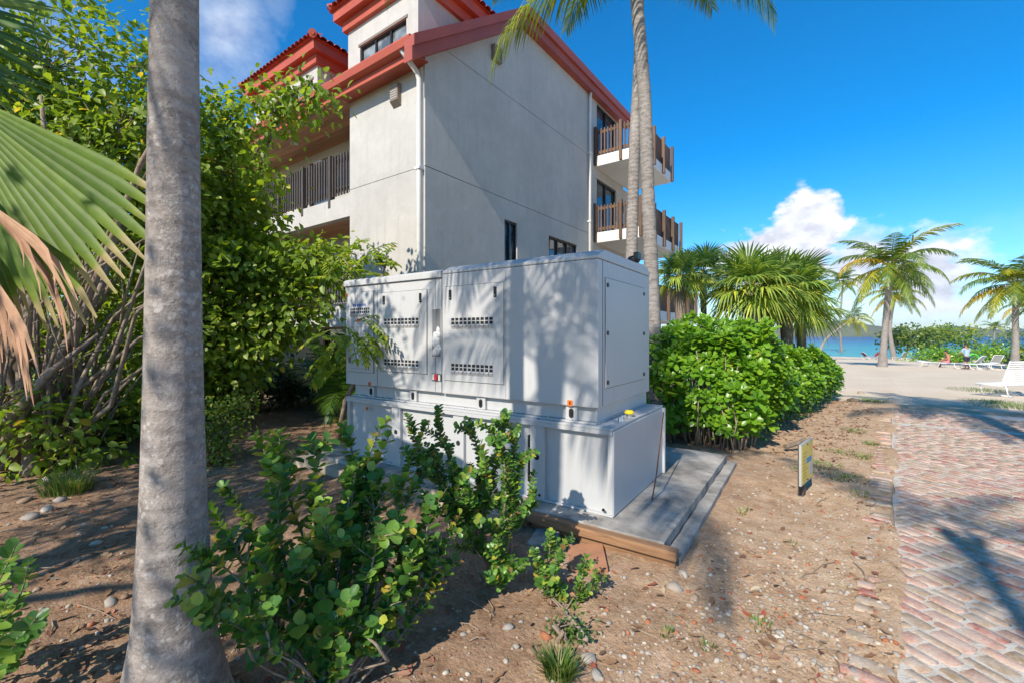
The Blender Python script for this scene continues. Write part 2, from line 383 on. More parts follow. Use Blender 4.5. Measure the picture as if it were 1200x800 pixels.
# bark
def bark(name, c1, c2, c3, stretch, scale, ring=0.0, rough=.85, lichen=False):
    m, nt, p, o = new_mat(name)
    a = nz(nt, scale, 7, .7, stretch=stretch, dist=.4); b = nz(nt, scale * 5, 4, .6); g = nz(nt, 1.6, 4, .6)
    c = ramp(nt, a, [(.28, c1), (.5, c2), (.72, c3)])
    c = mixc(nt, ramp(nt, b, [(.58, (0, 0, 0)), (.66, (.55,) * 3)]), c, tuple(min(1, v * 1.55) for v in c2))
    c = mixc(nt, ramp(nt, nz(nt, scale * 3.1, 5, .65), [(.57, (0, 0, 0)), (.65, (.5,) * 3)]), c, tuple(v * .55 for v in c1))
    c = mixc(nt, .5, c, ramp(nt, g, [(.35, (.75, .73, .7)), (.65, (1.1, 1.1, 1.1))]), 'MULTIPLY')
    if lichen:
        tcn = nt.nodes.new('ShaderNodeTexCoord'); vo = nt.nodes.new('ShaderNodeTexVoronoi'); vo.inputs['Scale'].default_value = 34; nt.links.new(tcn.outputs['Object'], vo.inputs['Vector'])
        sel = nz(nt, 5, 4, .6); sp1 = mth(nt, 'MULTIPLY', mth(nt, 'LESS_THAN', vo.outputs['Distance'], mth(nt, 'MULTIPLY', sel, .62)), mth(nt, 'GREATER_THAN', sel, .5))
        c = mixc(nt, mth(nt, 'MULTIPLY', sp1, .6), c, (.47, .44, .41))
        pt = ramp(nt, nz(nt, 11, 7, .75, dist=1.2), [(.53, (0, 0, 0)), (.57, (.6,) * 3)]); c = mixc(nt, pt, c, (.17, .155, .145))
        st = ramp(nt, nz(nt, 3.2, 6, .7), [(.5, (0, 0, 0)), (.62, (.45,) * 3)]); c = mixc(nt, st, c, (.40, .36, .33))
    nt.links.new(c, p.inputs['Base Color']); p.inputs['Roughness'].default_value = rough; p.inputs['Specular IOR Level'].default_value = .2
    h = mth(nt, 'ADD', mth(nt, 'MULTIPLY', a, .7), mth(nt, 'MULTIPLY', b, .4))
    if lichen:
        wv = nt.nodes.new('ShaderNodeTexWave'); wv.bands_direction = 'Z'; wv.inputs['Scale'].default_value = 4.2; wv.inputs['Distortion'].default_value = 3.0; wv.inputs['Detail'].default_value = 4; wv.inputs['Detail Scale'].default_value = 1.5
        t2 = nt.nodes.new('ShaderNodeTexCoord'); nt.links.new(t2.outputs['Object'], wv.inputs['Vector']); h = mth(nt, 'ADD', h, mth(nt, 'MULTIPLY', wv.outputs['Fac'], .35))
    bump(nt, p, h, .75, .014); return m
M['bark_grey'] = bark('smooth_palm_bark', (.19, .16, .14), (.305, .265, .235), (.43, .385, .35), (1, 1, 1.8), 16, lichen=True)
M['bark_ring'] = bark('ringed_palm_bark', (.13, .113, .098), (.27, .24, .213), (.41, .375, .34), (1, 1, 5), 6)
M['bark_brown'] = bark('tree_bark', (.12, .09, .065), (.21, .165, .125), (.30, .25, .2), (3, 3, 1), 5)
M['bark_fibre'] = bark('palm_fibre', (.045, .02, .012), (.10, .045, .026), (.2, .10, .06), (6, 6, 1.5), 6)
M['twig'] = bark('dry_twig', (.17, .125, .09), (.28, .215, .16), (.40, .33, .26), (3, 3, 1), 8)
# foliage
M['leaf_tree'] = leaf_mat('broad_leaf', [(0, (.10, .165, .016)), (.45, (.20, .30, .03)), (.8, (.33, .42, .045)), (.97, (.46, .46, .06)), (1, (.55, .42, .06))], .42, .50)
M['leaf_tree_b'] = leaf_mat('broad_leaf_bright', [(0, (.10, .17, .016)), (.5, (.21, .32, .03)), (.9, (.36, .44, .05)), (1, (.5, .45, .06))], .42, .50)
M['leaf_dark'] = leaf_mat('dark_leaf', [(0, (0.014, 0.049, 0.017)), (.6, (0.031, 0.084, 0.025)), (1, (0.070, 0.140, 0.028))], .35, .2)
M['leaf_shrub_y'] = leaf_mat('yellowing_leaf', [(0, (0.060, 0.135, 0.018)), (.55, (0.150, 0.240, 0.022)), (.8, (0.375, 0.360, 0.030)), (1, (0.600, 0.495, 0.045))], .45, .35)
M['leaf_hedge'] = leaf_mat('hedge_leaf', [(0, (.08, .20, .012)), (.5, (.16, .33, .02)), (.92, (.28, .44, .03)), (1, (.45, .43, .05))], .33, .36)
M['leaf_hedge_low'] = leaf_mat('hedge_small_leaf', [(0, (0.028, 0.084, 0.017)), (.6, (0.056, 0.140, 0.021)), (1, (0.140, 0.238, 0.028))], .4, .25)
M['leaf_round'] = leaf_mat('round_leaf', [(0, (.06, .155, .03)), (.45, (.115, .255, .045)), (.8, (.22, .37, .06)), (.93, (.38, .42, .06)), (.97, (.5, .36, .06)), (1, (.24, .13, .06))], .36, .3)
ROUND = [(0, (.06, .155, .03)), (.45, (.115, .255, .045)), (.8, (.22, .37, .06)), (.93, (.38, .42, .06)), (.97, (.5, .36, .06)), (1, (.24, .13, .06))]
M['leaf_round_obj'] = obj_leaf_mat('round_leaf_single', ROUND, .36, .3)
M['leaf_grape'] = leaf_mat('seagrape_leaf', [(0, (0.045, 0.105, 0.022)), (.5, (0.105, 0.180, 0.030)), (.85, (0.240, 0.270, 0.045)), (1, (0.450, 0.330, 0.075))], .4, .3)
M['frond'] = leaf_mat('palm_leaflet', [(0, (0.072, 0.136, 0.019)), (.5, (0.136, 0.224, 0.029)), (.9, (0.256, 0.304, 0.040)), (1, (0.480, 0.400, 0.064))], .38, .35, tint=True)
M['fan'] = leaf_mat('fan_leaf', [(0, (0.076, 0.162, 0.042)), (.5, (0.162, 0.266, 0.061)), (1, (0.380, 0.437, 0.095))], .42, .3, tint=True)
M['fan_big'] = leaf_mat('big_fan_leaf', [(0, (.085, .15, .02)), (.6, (.13, .21, .028)), (.9, (.2, .27, .035)), (1, (.42, .34, .16))], .5, .35, tint=True, spec=.25)
M['fan_dead'] = leaf_mat('dead_fan_leaf', [(0, (.30, .15, .08)), (.5, (.46, .26, .155)), (1, (.58, .38, .25))], .75, .15, (1.1, .8, .6))
M['petiole'] = flat_mat('palm_petiole', (.20, .24, .06), .5)
M['coconut'] = flat_mat('coconut_husk', (.42, .20, .03), .55)
M['litter'] = leaf_mat('dead_leaf_litter', [(0, (.13, .06, .035)), (.4, (.26, .15, .08)), (.7, (.38, .25, .15)), (.9, (.30, .06, .03)), (1, (.5, .42, .3))], .8, .1, (1, .8, .6))
M['grass'] = leaf_mat('grass_blade', [(0, (.07, .14, .02)), (.5, (.12, .22, .03)), (1, (.30, .28, .10))], .5, .3)
# stones: colour of each stone from object random / attribute
def stone_mat(name, obj=False):
    m, nt, p, o = new_mat(name)
    if obj: src = nt.nodes.new('ShaderNodeObjectInfo').outputs['Random']
    else:
        a = nt.nodes.new('ShaderNodeAttribute'); a.attribute_name = 'rnd'; src = a.outputs['Fac']
    c = ramp(nt, src, [(0, (.22, .15, .10)), (.2, (.30, .20, .13)), (.42, (.38, .29, .20)), (.60, (.34, .31, .28)), (.78, (.42, .36, .29)), (.90, (.54, .49, .42)), (.93, (.38, .12, .06)), (1, (.40, .17, .09))])
    c = mixc(nt, .6, c, ramp(nt, nz(nt, 30, 5, .65), [(.3, (.6, .58, .55)), (.7, (1.2, 1.2, 1.2))]), 'MULTIPLY')
    nt.links.new(c, p.inputs['Base Color']); p.inputs['Roughness'].default_value = .9; p.inputs['Specular IOR Level'].default_value = .25
    bump(nt, p, nz(nt, 60, 4, .6), .4, .004); return m
M['stone'] = stone_mat('stone', True); M['pebble'] = stone_mat('pebble')
def brick_mat(name, obj=False):
    m, nt, p, o = new_mat(name)
    if obj: src = nt.nodes.new('ShaderNodeObjectInfo').outputs['Random']
    else:
        a = nt.nodes.new('ShaderNodeAttribute'); a.attribute_name = 'rnd'; src = a.outputs['Fac']
    c = ramp(nt, src, [(0, (.30, .21, .13)), (.16, (.37, .27, .17)), (.34, (.40, .31, .21)), (.46, (.42, .24, .155)), (.60, (.42, .20, .145)), (.72, (.48, .28, .215)), (.86, (.53, .36, .28)), (.95, (.38, .12, .085)), (1, (.28, .11, .10))])
    tcn = nt.nodes.new('ShaderNodeTexCoord')
    def gn(s, d, r):
        geo = nt.nodes.new('ShaderNodeNewGeometry'); n = nt.nodes.new('ShaderNodeTexNoise'); n.inputs['Scale'].default_value = s; n.inputs['Detail'].default_value = d; n.inputs['Roughness'].default_value = r
        nt.links.new(geo.outputs['Position'], n.inputs['Vector']); return n.outputs['Fac']
    c = mixc(nt, .7, c, ramp(nt, gn(22, 6, .7), [(.3, (.62, .6, .58)), (.7, (1.25, 1.2, 1.15))]), 'MULTIPLY')
    c = mixc(nt, ramp(nt, gn(7, 6, .7), [(.38, (0, 0, 0)), (.68, (.85,) * 3)]), c, (.56, .47, .39))
    c = mixc(nt, ramp(nt, gn(55, 4, .7), [(.55, (0, 0, 0)), (.68, (.6,) * 3)]), c, (.6, .54, .46))
    nt.links.new(c, p.inputs['Base Color']); p.inputs['Roughness'].default_value = .88; p.inputs['Specular IOR Level'].default_value = .25
    bump(nt, p, gn(70, 5, .7), .7, .008); return m
M['brick'] = brick_mat('paving_brick', True); M['brick_far'] = brick_mat('paving_brick_far')
# ================================================================== SETTING
EDGE0 = (.40, 3.2); EDGE_SL = .1132                 # the mortar line along the road's edge
def road_edge(y): return EDGE0[0] + (np.asarray(y, float) - EDGE0[1]) * EDGE_SL
def gmat():
    m, nt, p, o = new_mat('ground_soil')
    geo = nt.nodes.new('ShaderNodeNewGeometry'); sx = nt.nodes.new('ShaderNodeSeparateXYZ'); nt.links.new(geo.outputs['Position'], sx.inputs[0])
    def gn(s, d=5, r=.6, dist=0):
        n = nt.nodes.new('ShaderNodeTexNoise'); n.inputs['Scale'].default_value = s; n.inputs['Detail'].default_value = d; n.inputs['Roughness'].default_value = r; n.inputs['Distortion'].default_value = dist
        nt.links.new(geo.outputs['Position'], n.inputs['Vector']); return n.outputs['Fac']
    n1 = gn(.9, 6, .65); n2 = gn(6, 6, .7); n3 = gn(45, 4, .7); n4 = gn(.45, 4, .6)
    soil = ramp(nt, n2, [(.28, (.175, .103, .062)), (.5, (.285, .178, .112)), (.74, (.41, .275, .182))])
    dry = ramp(nt, n2, [(.25, (.34, .215, .128)), (.5, (.49, .335, .212)), (.75, (.63, .475, .335))])
    # drier, trodden soil between slab and road
    m1 = mth(nt, 'ADD', mth(nt, 'MULTIPLY', sx.outputs[0], .55), mth(nt, 'ADD', mth(nt, 'MULTIPLY', n1, 1.6), .15), True)
    c = mixc(nt, m1, soil, dry)
    c = mixc(nt, .55, c, ramp(nt, n3, [(.3, (.55, .53, .5)), (.7, (1.4, 1.38, 1.35))]), 'MULTIPLY')
    # pale crushed grit
    v = nt.nodes.new('ShaderNodeTexVoronoi'); v.inputs['Scale'].default_value = 55; nt.links.new(geo.outputs['Position'], v.inputs['Vector'])
    grit = mth(nt, 'MULTIPLY', mth(nt, 'LESS_THAN', v.outputs['Distance'], .33), mth(nt, 'GREATER_THAN', gn(2.2, 5, .7), .53))
    gcol = mixc(nt, .5, (.45, .38, .30), v.outputs['Color'], 'OVERLAY')
    c = mixc(nt, mth(nt, 'MULTIPLY', grit, .4), c, gcol)
    # beach sand
    ms = mth(nt, 'ADD', mth(nt, 'SUBTRACT', sx.outputs[1], 13.4), mth(nt, 'MULTIPLY', mth(nt, 'SUBTRACT', n1, .5), 5.0))
    ms = mth(nt, 'MULTIPLY', ms, .8, True)
    sand = ramp(nt, n4, [(.3, (.62, .50, .36)), (.7, (.71, .59, .445))])
    sand = mixc(nt, .3, sand, ramp(nt, n2, [(.3, (.75, .72, .7)), (.7, (1.12, 1.12, 1.1))]), 'MULTIPLY')
    c = mixc(nt, ms, c, sand)
    nt.links.new(c, p.inputs['Base Color']); p.inputs['Roughness'].default_value = .95; p.inputs['Specular IOR Level'].default_value = .12
    h = mth(nt, 'ADD', mth(nt, 'MULTIPLY', n2, .6), mth(nt, 'MULTIPLY', n3, .45)); bump(nt, p, h, .9, .03); return m
M['ground'] = gmat()
def axis(fine0, fine1, step, lo, hi, grow=1.13):
    a = list(np.arange(fine0, fine1, step)); s = step; x = fine0
    left = []
    while x > lo: s *= grow; x -= s; left.append(x)
    s = step; x = a[-1]; right = []
    while x < hi: s *= grow; x += s; right.append(x)
    return np.array(left[::-1] + a + right)
GX = axis(-7.5, 3.6, .05, -400, 900); GY = axis(.1, 10.5, .05, -200, 420)
XX, YY = np.meshgrid(GX, GY)
def gheight(X, Y):
    X = np.asarray(X, float); Y = np.asarray(Y, float)
    near = np.exp(-np.maximum(0, np.hypot(X + 2, Y - 4) - 9) / 6)
    z = (vnoise(X, Y, .55, 1) - .5) * .05 + (vnoise(X, Y, 2.1, 2) - .5) * .035 + (vnoise(X, Y, 7.5, 3) - .5) * .022 + (vnoise(X, Y, 19, 4) - .5) * .012
    re = road_edge(Y); k = np.clip((re - X - .25) / 1.0, 0, 1)               # level out to the road
    z = z * near * (0.15 + .85 * k)
    und = np.clip((X - re + .015) / .06, 0, 1) * (Y < 12.6)
    z = z - .05 * und + np.minimum(.05, .26 * np.clip(vnoise(X, Y, 1.3, 12) - .3, 0, 1) * (.3 + vnoise(X, Y, 8, 13))) * np.exp(-((X - re - .02) / .13) ** 2)
    z = z + .10 * np.clip((-X - 5.5) / 3, 0, 1) * near
    dune = (vnoise(X, Y, .18, 8) - .5) * .16 + (vnoise(X, Y, 1.1, 9) - .5) * .05
    z = z + dune * np.clip((Y - 14) / 6, 0, 1)
    # worn trench around the slab: soil meets it unevenly
    return z + terr(Y)
ZZ = gheight(XX, YY)
ZZ = np.where(YY > 95, np.minimum(ZZ, -2.2), ZZ)
nx, ny = len(GX), len(GY)
VV = np.stack([XX, YY, ZZ], -1).reshape(-1, 3)
ii, jj = np.meshgrid(np.arange(nx - 1), np.arange(ny - 1)); ii = ii.ravel(); jj = jj.ravel()
FF = np.stack([jj * nx + ii, jj * nx + ii + 1, (jj + 1) * nx + ii + 1, (jj + 1) * nx + ii], 1)
sandy = (GY[jj] > 13.0)
def sub_mesh(name, mask):
    F = FF[mask]; u, inv = np.unique(F, return_inverse=True); return np_mesh(name, VV[u], inv.reshape(F.shape))
ground = tag(link('ground', sub_mesh('ground', ~sandy), M['ground'], None, True), kind='structure')
beach = tag(link('beach', sub_mesh('beach', sandy), M['ground'], None, True), kind='structure')

# sea
def sea_mat():
    m, nt, p, o = new_mat('sea_water')
    geo = nt.nodes.new('ShaderNodeNewGeometry'); sx = nt.nodes.new('ShaderNodeSeparateXYZ'); nt.links.new(geo.outputs['Position'], sx.inputs[0])
    def gn(s, d=5, r=.6, st=(1, 1, 1)):
        mp = nt.nodes.new('ShaderNodeMapping'); mp.inputs['Scale'].default_value = st; nt.links.new(geo.outputs['Position'], mp.inputs[0])
        n = nt.nodes.new('ShaderNodeTexNoise'); n.inputs['Scale'].default_value = s; n.inputs['Detail'].default_value = d; n.inputs['Roughness'].default_value = r
        nt.links.new(mp.outputs[0], n.inputs['Vector']); return n.outputs['Fac']
    # water deepens offshore: pale over sand, turquoise, then deep blue
    dep = mth(nt, 'ADD', mth(nt, 'DIVIDE', mth(nt, 'SUBTRACT', sx.outputs[1], 78), 420.0), mth(nt, 'MULTIPLY', mth(nt, 'SUBTRACT', gn(.02, 4, .6, (.6, 1.6, 1)), .5), .35), True)
    c = ramp(nt, dep, [(0, (.26, .42, .38)), (.04, (.06, .34, .34)), (.25, (.015, .25, .30)), (.6, (.006, .13, .26)), (1, (.004, .05, .16))])
    foam = ramp(nt, gn(.35, 5, .7, (.25, 1.2, 1)), [(.66, (0, 0, 0)), (.74, (.5,) * 3)])
    c = mixc(nt, foam, c, (.55, .62, .62))
    nt.links.new(c, p.inputs['Base Color']); p.inputs['Roughness'].default_value = .32; p.inputs['IOR'].default_value = 1.33; p.inputs['Specular IOR Level'].default_value = .25
    bump(nt, p, mth(nt, 'ADD', gn(.9, 4, .6, (.5, 1.3, 1)), mth(nt, 'MULTIPLY', gn(4, 3, .6), .3)), .6, .5); return m
mb = MB(); mb.add([(-6000, 60, -2.05), (9000, 60, -2.05), (9000, 9000, -2.05), (-6000, 9000, -2.05)], [(0, 1, 2, 3)])
tag(mb.build('sea', sea_mat()), kind='structure')

# islands across the bay
M['hill'] = dull('hill_scrub', (.13, .14, .075), .95, .02, .25, .3, .4, 2.0)
def hill(name, prof, dist, depth, mat):
    """ridge line from bearings (px) and heights (m) at a distance, with a body behind it"""
    xs = np.linspace(prof[0][0], prof[-1][0], 160); h = np.interp(xs, [p[0] for p in prof], [p[1] for p in prof])
    V = []; rows = 9
    for r in range(rows):
        t = r / (rows - 1); prof_t = math.sin(math.pi * (.02 + .96 * t)) ** .8
        for i, x in enumerate(xs):
            d = dist + depth * (t - .35); p = at(x, 393, d)
            z = -4 + (h[i] + 4) * prof_t * (.86 + .28 * float(vnoise(p.x, p.y, 1 / 90., 5)) + .1 * float(vnoise(p.x, p.y, 1 / 25., 6)))
            V.append((p.x, p.y, z if r not in (0, rows - 1) else -6))
    n = len(xs); F = [(r * n + i, r * n + i + 1, (r + 1) * n + i + 1, (r + 1) * n + i) for r in range(rows - 1) for i in range(n - 1)]
    return tag(link(name, np_mesh(name, np.array(V), np.array(F)), mat, None, True), kind='structure')
hill('hill', [(820, 2), (900, 22), (960, 36), (985, 42), (1012, 34), (1040, 22), (1058, 14), (1085, 20), (1120, 26), (1160, 18), (1210, 8), (1300, 3)], 1250, 500, M['hill'])
hill('hill', [(1000, 5), (1060, 40), (1095, 80), (1112, 105), (1140, 90), (1175, 66), (1215, 84), (1280, 80), (1400, 5)], 5200, 1500, M['hill'])

# ------------------------------------------------------------------ brick road
def road_mortar():
    m, nt, p, o = new_mat('road_mortar')
    geo = nt.nodes.new('ShaderNodeNewGeometry'); sx = nt.nodes.new('ShaderNodeSeparateXYZ'); nt.links.new(geo.outputs['Position'], sx.inputs[0])
    def gn(s, d=5, r=.65):
        n = nt.nodes.new('ShaderNodeTexNoise'); n.inputs['Scale'].default_value = s; n.inputs['Detail'].default_value = d; n.inputs['Roughness'].default_value = r
        nt.links.new(geo.outputs['Position'], n.inputs['Vector']); return n.outputs['Fac']
    c = ramp(nt, gn(9), [(.3, (.46, .40, .33)), (.55, (.60, .55, .48)), (.75, (.70, .66, .60))])
    c = mixc(nt, .5, c, ramp(nt, gn(80, 4), [(.3, (.6, .58, .55)), (.7, (1.15, 1.15, 1.15))]), 'MULTIPLY')
    c = mixc(nt, ramp(nt, gn(1.1), [(.55, (0, 0, 0)), (.7, (.6,) * 3)]), c, (.40, .28, .18))
    nt.links.new(c, p.inputs['Base Color']); p.inputs['Roughness'].default_value = .95; p.inputs['Specular IOR Level'].default_value = .15; bump(nt, p, gn(60, 5), .8, .01); return m
mb = MB(); NY = 60
NY = 220; ys = np.linspace(-1.5, 12.9, NY)
vs = []
for y in ys:
    e = float(road_edge(y)) - .03 + .03 * float(vnoise(y, 0, 3, 21))
    vs += [(e, y, float(terr(y)) + .006), (9.5, y, float(terr(y)) + .006)]
mb.add(vs, [(2 * i, 2 * i + 1, 2 * i + 3, 2 * i + 2) for i in range(NY - 1)])
road = tag(mb.build('brick_road', road_mortar()), kind='structure')
def brick_variant(seed):
    r = random.Random(seed); V = []
    def ring(sx, sy, z, j):
        pts = [(-1, -1), (0, -1), (1, -1), (1, 0), (1, 1), (0, 1), (-1, 1), (-1, 0)]
        out = []
        for (a, b) in pts:
            cor = .93 if a and b else 1.0
            out.append((a * sx * cor / 2 + r.uniform(-j, j), b * sy * cor / 2 + r.uniform(-j, j), z + r.uniform(-j, j) * .05))
        return out
    V += ring(1.0, 1.0, -1, .015); V += ring(.99, .99, .72, .03); V += ring(.93, .89, .97, .035); V.append((0, 0, 1.0 + r.uniform(-.03, .05)))
    F = []
    for k in range(2):
        for i in range(8): F.append((k * 8 + i, k * 8 + (i + 1) % 8, (k + 1) * 8 + (i + 1) % 8, (k + 1) * 8 + i))
    T = [(16 + i, 16 + (i + 1) % 8, 24) for i in range(8)]
    return np.array(V), np.array(F), np.array(T)
BV = [brick_variant(s) for s in range(10)]
def brick_me(v):
    me = np_mesh('brick', v[0], [v[1], v[2]]); me.materials.append(M['brick']); me.polygons.foreach_set('use_smooth', [True] * len(me.polygons)); return me
BM = [brick_me(v) for v in BV]
ROWDIR = Vector((FWD[0] * math.cos(R(15)) + -RGT[0] * math.sin(R(15)), FWD[1] * math.cos(R(15)) - RGT[1] * math.sin(R(15)))).normalized()   # 15 deg left of the view
ROWN = Vector((-ROWDIR.y, ROWDIR.x))
ROWANG = math.atan2(ROWDIR.y, ROWDIR.x)
br = random.Random(5); bricks = []
q = -14.0; row = 0
while q < 14.0:
    narrow = row % 2 == 0
    w = br.uniform(.050, .062) if narrow else br.uniform(.082, .10)
    gap = br.uniform(.010, .018)
    t = -14.0 + br.random() * .2
    while t < 14.0:
        L = br.uniform(.16, .205) if narrow else br.uniform(.125, .17)
        c = ROWDIR * (t + L / 2) + ROWN * (q + w / 2)
        t += L + br.uniform(.010, .020)
        e = float(road_edge(c.y)) + .03 * (float(vnoise(c.y, 3, 2.5, 44)) - .5); fade = 12.1 + 1.0 * float(vnoise(c.x, c.y, .9, 31))
        if c.x < e - .1 or c.x > 9.2 or c.y > fade or c.y < .2: continue
        Lc = L; over = (e + .004 + .25 * w * abs(ROWN.x)) - (c.x + ROWDIR.x * L / 2)          # cut to the edge line
        if over > 0:
            Lc = L - over / abs(ROWDIR.x)
            if Lc < .045: continue
            c = c - ROWDIR * (L - Lc) / 2
        bricks.append((c.x, c.y, Lc, w, ROWANG + br.uniform(-.035, .035), br.uniform(-.006, .004)))
    q += w + gap; row += 1
# header course outside the mortar line, ragged and half buried
y = .6
while y < 11.8:
    w = br.uniform(.07, .095); e = float(road_edge(y))
    if br.random() < .25 + .75 * float(vnoise(3, y, .8, 43)):
        L = br.uniform(.12, .2); bury = float(vnoise(0, y, .9, 41)) * .032
        bricks.append((e - .022 - L / 2 - br.uniform(0, .02), y, L, w, math.atan2(-EDGE_SL, 1) + br.uniform(-.16, .12), +.009 - bury * .35))
    y += w + br.uniform(.015, .04)
# strip of larger setts across the road near its seaward end stays mortar coloured
bricks = [b for b in bricks if not (abs((b[1] - 10.55) - (b[0] - 1.2) * .02) < .11)]
def vis(b):
    d = b[0] * FWD[0] + b[1] * FWD[1]; l = b[0] * RGT[0] + b[1] * RGT[1]
    return d > .4 and abs(l / d) < 1.2 and EYE * FPX / d < 425
bricks.sort(key=lambda b: (0 if vis(b) else 1, math.hypot(b[0], b[1])))
HT = .034
for k, b in enumerate(bricks[:300]):
    o = bpy.data.objects.new('brick', BM[k % 10]); COL.objects.link(o); o.parent = road
    o.location = (b[0], b[1], float(terr(b[1])) - HT + .014 + b[5]); o.rotation_euler = (br.uniform(-.03, .03), br.uniform(-.02, .02), b[4] + (math.pi if br.random() < .5 else 0)); o.scale = (b[2], b[3], HT)
Vs, Q, T3, rn = [], [], [], []; n0 = 0
for k, b in enumerate(bricks[300:]):
    v, f, t3 = BV[k % 10]; ca, sa = math.cos(b[4]), math.sin(b[4])
    p = v * np.array([b[2], b[3], HT]); x = p[:, 0] * ca - p[:, 1] * sa + b[0]; y_ = p[:, 0] * sa + p[:, 1] * ca + b[1]
    Vs.append(np.stack([x, y_, p[:, 2] + float(terr(b[1])) - HT + .014 + b[5]], 1)); Q.append(f + n0); T3.append(t3 + n0); rn.append(np.full(len(v), br.random())); n0 += len(v)
far = link('brick_field', np_mesh('brick_field', np.concatenate(Vs), [np.concatenate(Q), np.concatenate(T3)], np.concatenate(rn)), M['brick_far'], road, True)
tag(far, kind='stuff')
# ================================================================== BUILDING
# surveyed in its own axes (turned 2 degrees from the slab), corner at (-7.03, 6.54)
CX, CY = -7.03, 6.54
bz = R(-2)
broot = empty('apartment_building', (CX * math.cos(bz) - CY * math.sin(bz), CX * math.sin(bz) + CY * math.cos(bz), 0), bz)
tag(broot, 'three storey cream stucco apartment building with red roof trim and dormers', 'building')
OFF = (CX, CY, 0)
def B(): return MB(OFF)
def rake(y): return min(7.30 + .733 * (y - 6.1), 10.3)          # underside of the rake board
G = .007
# gable panels between the joints (each panel a piece), joint backing set behind
B().box(CX - .19, CX - .03, CY + .02, 14.38, 5.14, 5.26).build('joint_backing', M['stucco_dark'], broot)
B().box(CX - .19, CX - .03, 7.06, 14.38, 7.91, 8.03).build('joint_backing', M['stucco_dark'], broot)
B().wall('x', CX, .2, CY, 14.4, -.5, 5.2 - G, [(9.34, 9.92, 3.35, 4.66), (11.58, 13.41, 3.6, 4.64)]).build('wall_panel', M['stucco'], broot)
B().prism([(CY, 5.2 + G), (14.4, 5.2 + G), (14.4, 7.97 - G), (7.02, 7.97 - G), (CY, 7.6)], 'x', CX - .2, CX).build('wall_panel', M['stucco'], broot)
B().prism([(7.04, 7.97 + G), (14.4, 7.97 + G), (14.4, 10.35), (10.25, 10.35)], 'x', CX - .2, CX).build('wall_panel', M['stucco'], broot)
# wall behind the balconies, with sliding doors
dz = [(8.08, 10.1), (5.32, 7.35), (2.55, 4.6)]
B().wall('x', CX - .003, .2, 14.403, 17.45, -.5, 10.35, [(14.95, 16.75, a, b) for a, b in dz]).build('balcony_wall', M['stucco'], broot)
B().wall('x', CX - .003, .2, 17.453, 19.3, -.5, 7.6, []).build('balcony_wall', M['stucco'], broot)
B().wall('x', CX - .003, .2, 19.303, 21.9, -.5, 4.8, []).build('balcony_wall', M['stucco'], broot)
for a, b in dz:
    d = B().box(CX - .16, CX - .12, 14.95, 16.75, a, b).build('sliding_door', M['glass'], broot)
    for y0, y1 in ((14.95, 15.02), (15.81, 15.89), (16.68, 16.75)):
        B().box(CX - .125, CX - .06, y0, y1, a, b).build('door_frame', M['frame'], d)
    B().box(CX - .125, CX - .055, 15.02, 16.68, b - .07, b).build('door_frame', M['frame'], d)
def window_x(y0, y1, z0, z1, n):
    w = B().box(CX - .14, CX - .11, y0, y1, z0, z1).build('window', M['glass'], broot)
    for i in range(n + 1):
        y = y0 + (y1 - y0) * i / n; a = max(y0, y - .025); B().box(CX - .115, CX - .05, a, a + .05 if i < n else y1, z0, z1).build('window_frame', M['frame'], w)
    B().box(CX - .115, CX - .048, y0 + .03, y1 - .03, z1 - .05, z1 - .002).build('window_frame', M['frame'], w)
    B().box(CX - .10, CX + .02, y0 - .02, y1 + .02, z0 - .05, z0 - .003).build('sill', M['stucco'], w)
window_x(9.34, 9.92, 3.35, 4.66, 2); window_x(11.58, 13.41, 3.6, 4.64, 3)
# facade: pylon at the corner, recessed galleries to the left of it
PX0 = -9.72
B().box(PX0 + .02, CX - .03, CY + .015, CY + 1.2, -.5, 7.45).build('joint_backing', M['stucco_dark'], broot)
B().box(PX0, CX - .001, CY - .002, CY + 1.19, -.5, 5.2 - G).build('wall_panel', M['stucco'], broot)
B().box(PX0, CX - .001, CY - .002, CY + 1.19, 5.2 + G, 7.42).build('wall_panel', M['stucco'], broot)
XL = -21.0; BACK = 7.74
B().wall('y', BACK, .25, XL, PX0 + .1, -.5, 7.4, [(-11.4, -10.4, 5.15, 7.2), (-13.7, -12.6, 5.15, 7.1), (-13.6, -11.9, 2.6, 4.3), (-12.9, -11.2, -.3, 1.8)]).build('gallery_wall', M['stucco'], broot)
for (x0, x1, z0, z1) in [(-11.4, -10.4, 5.15, 7.2), (-13.7, -12.6, 5.15, 7.1), (-13.6, -11.9, 2.6, 4.3), (-12.9, -11.2, -.3, 1.8)]:
    w = B().box(x0, x1, BACK + .12, BACK + .15, z0, z1).build('gallery_window', M['glass'], broot)
    for a, b in ((x0, x0 + .06), (x1 - .06, x1)): B().box(a, b, BACK + .05, BACK + .125, z0, z1).build('window_frame', M['frame'], w)
B().box(XL, XL + 1.5, CY, BACK + .2, -.5, 7.4).build('wall_panel', M['stucco'], broot)
for z0, z1 in ((4.56, 5.09), (1.82, 2.34)):
    B().box(XL + 1.5, PX0 - .003, CY + .003, CY + .2, z0, z1).build('slab_edge', M['stucco'], broot)
    B().box(XL + 1.5, PX0 - .003, CY + .2, BACK - .003, z0 + .1, z1 - .03).build('gallery_slab', M['concrete'], broot)
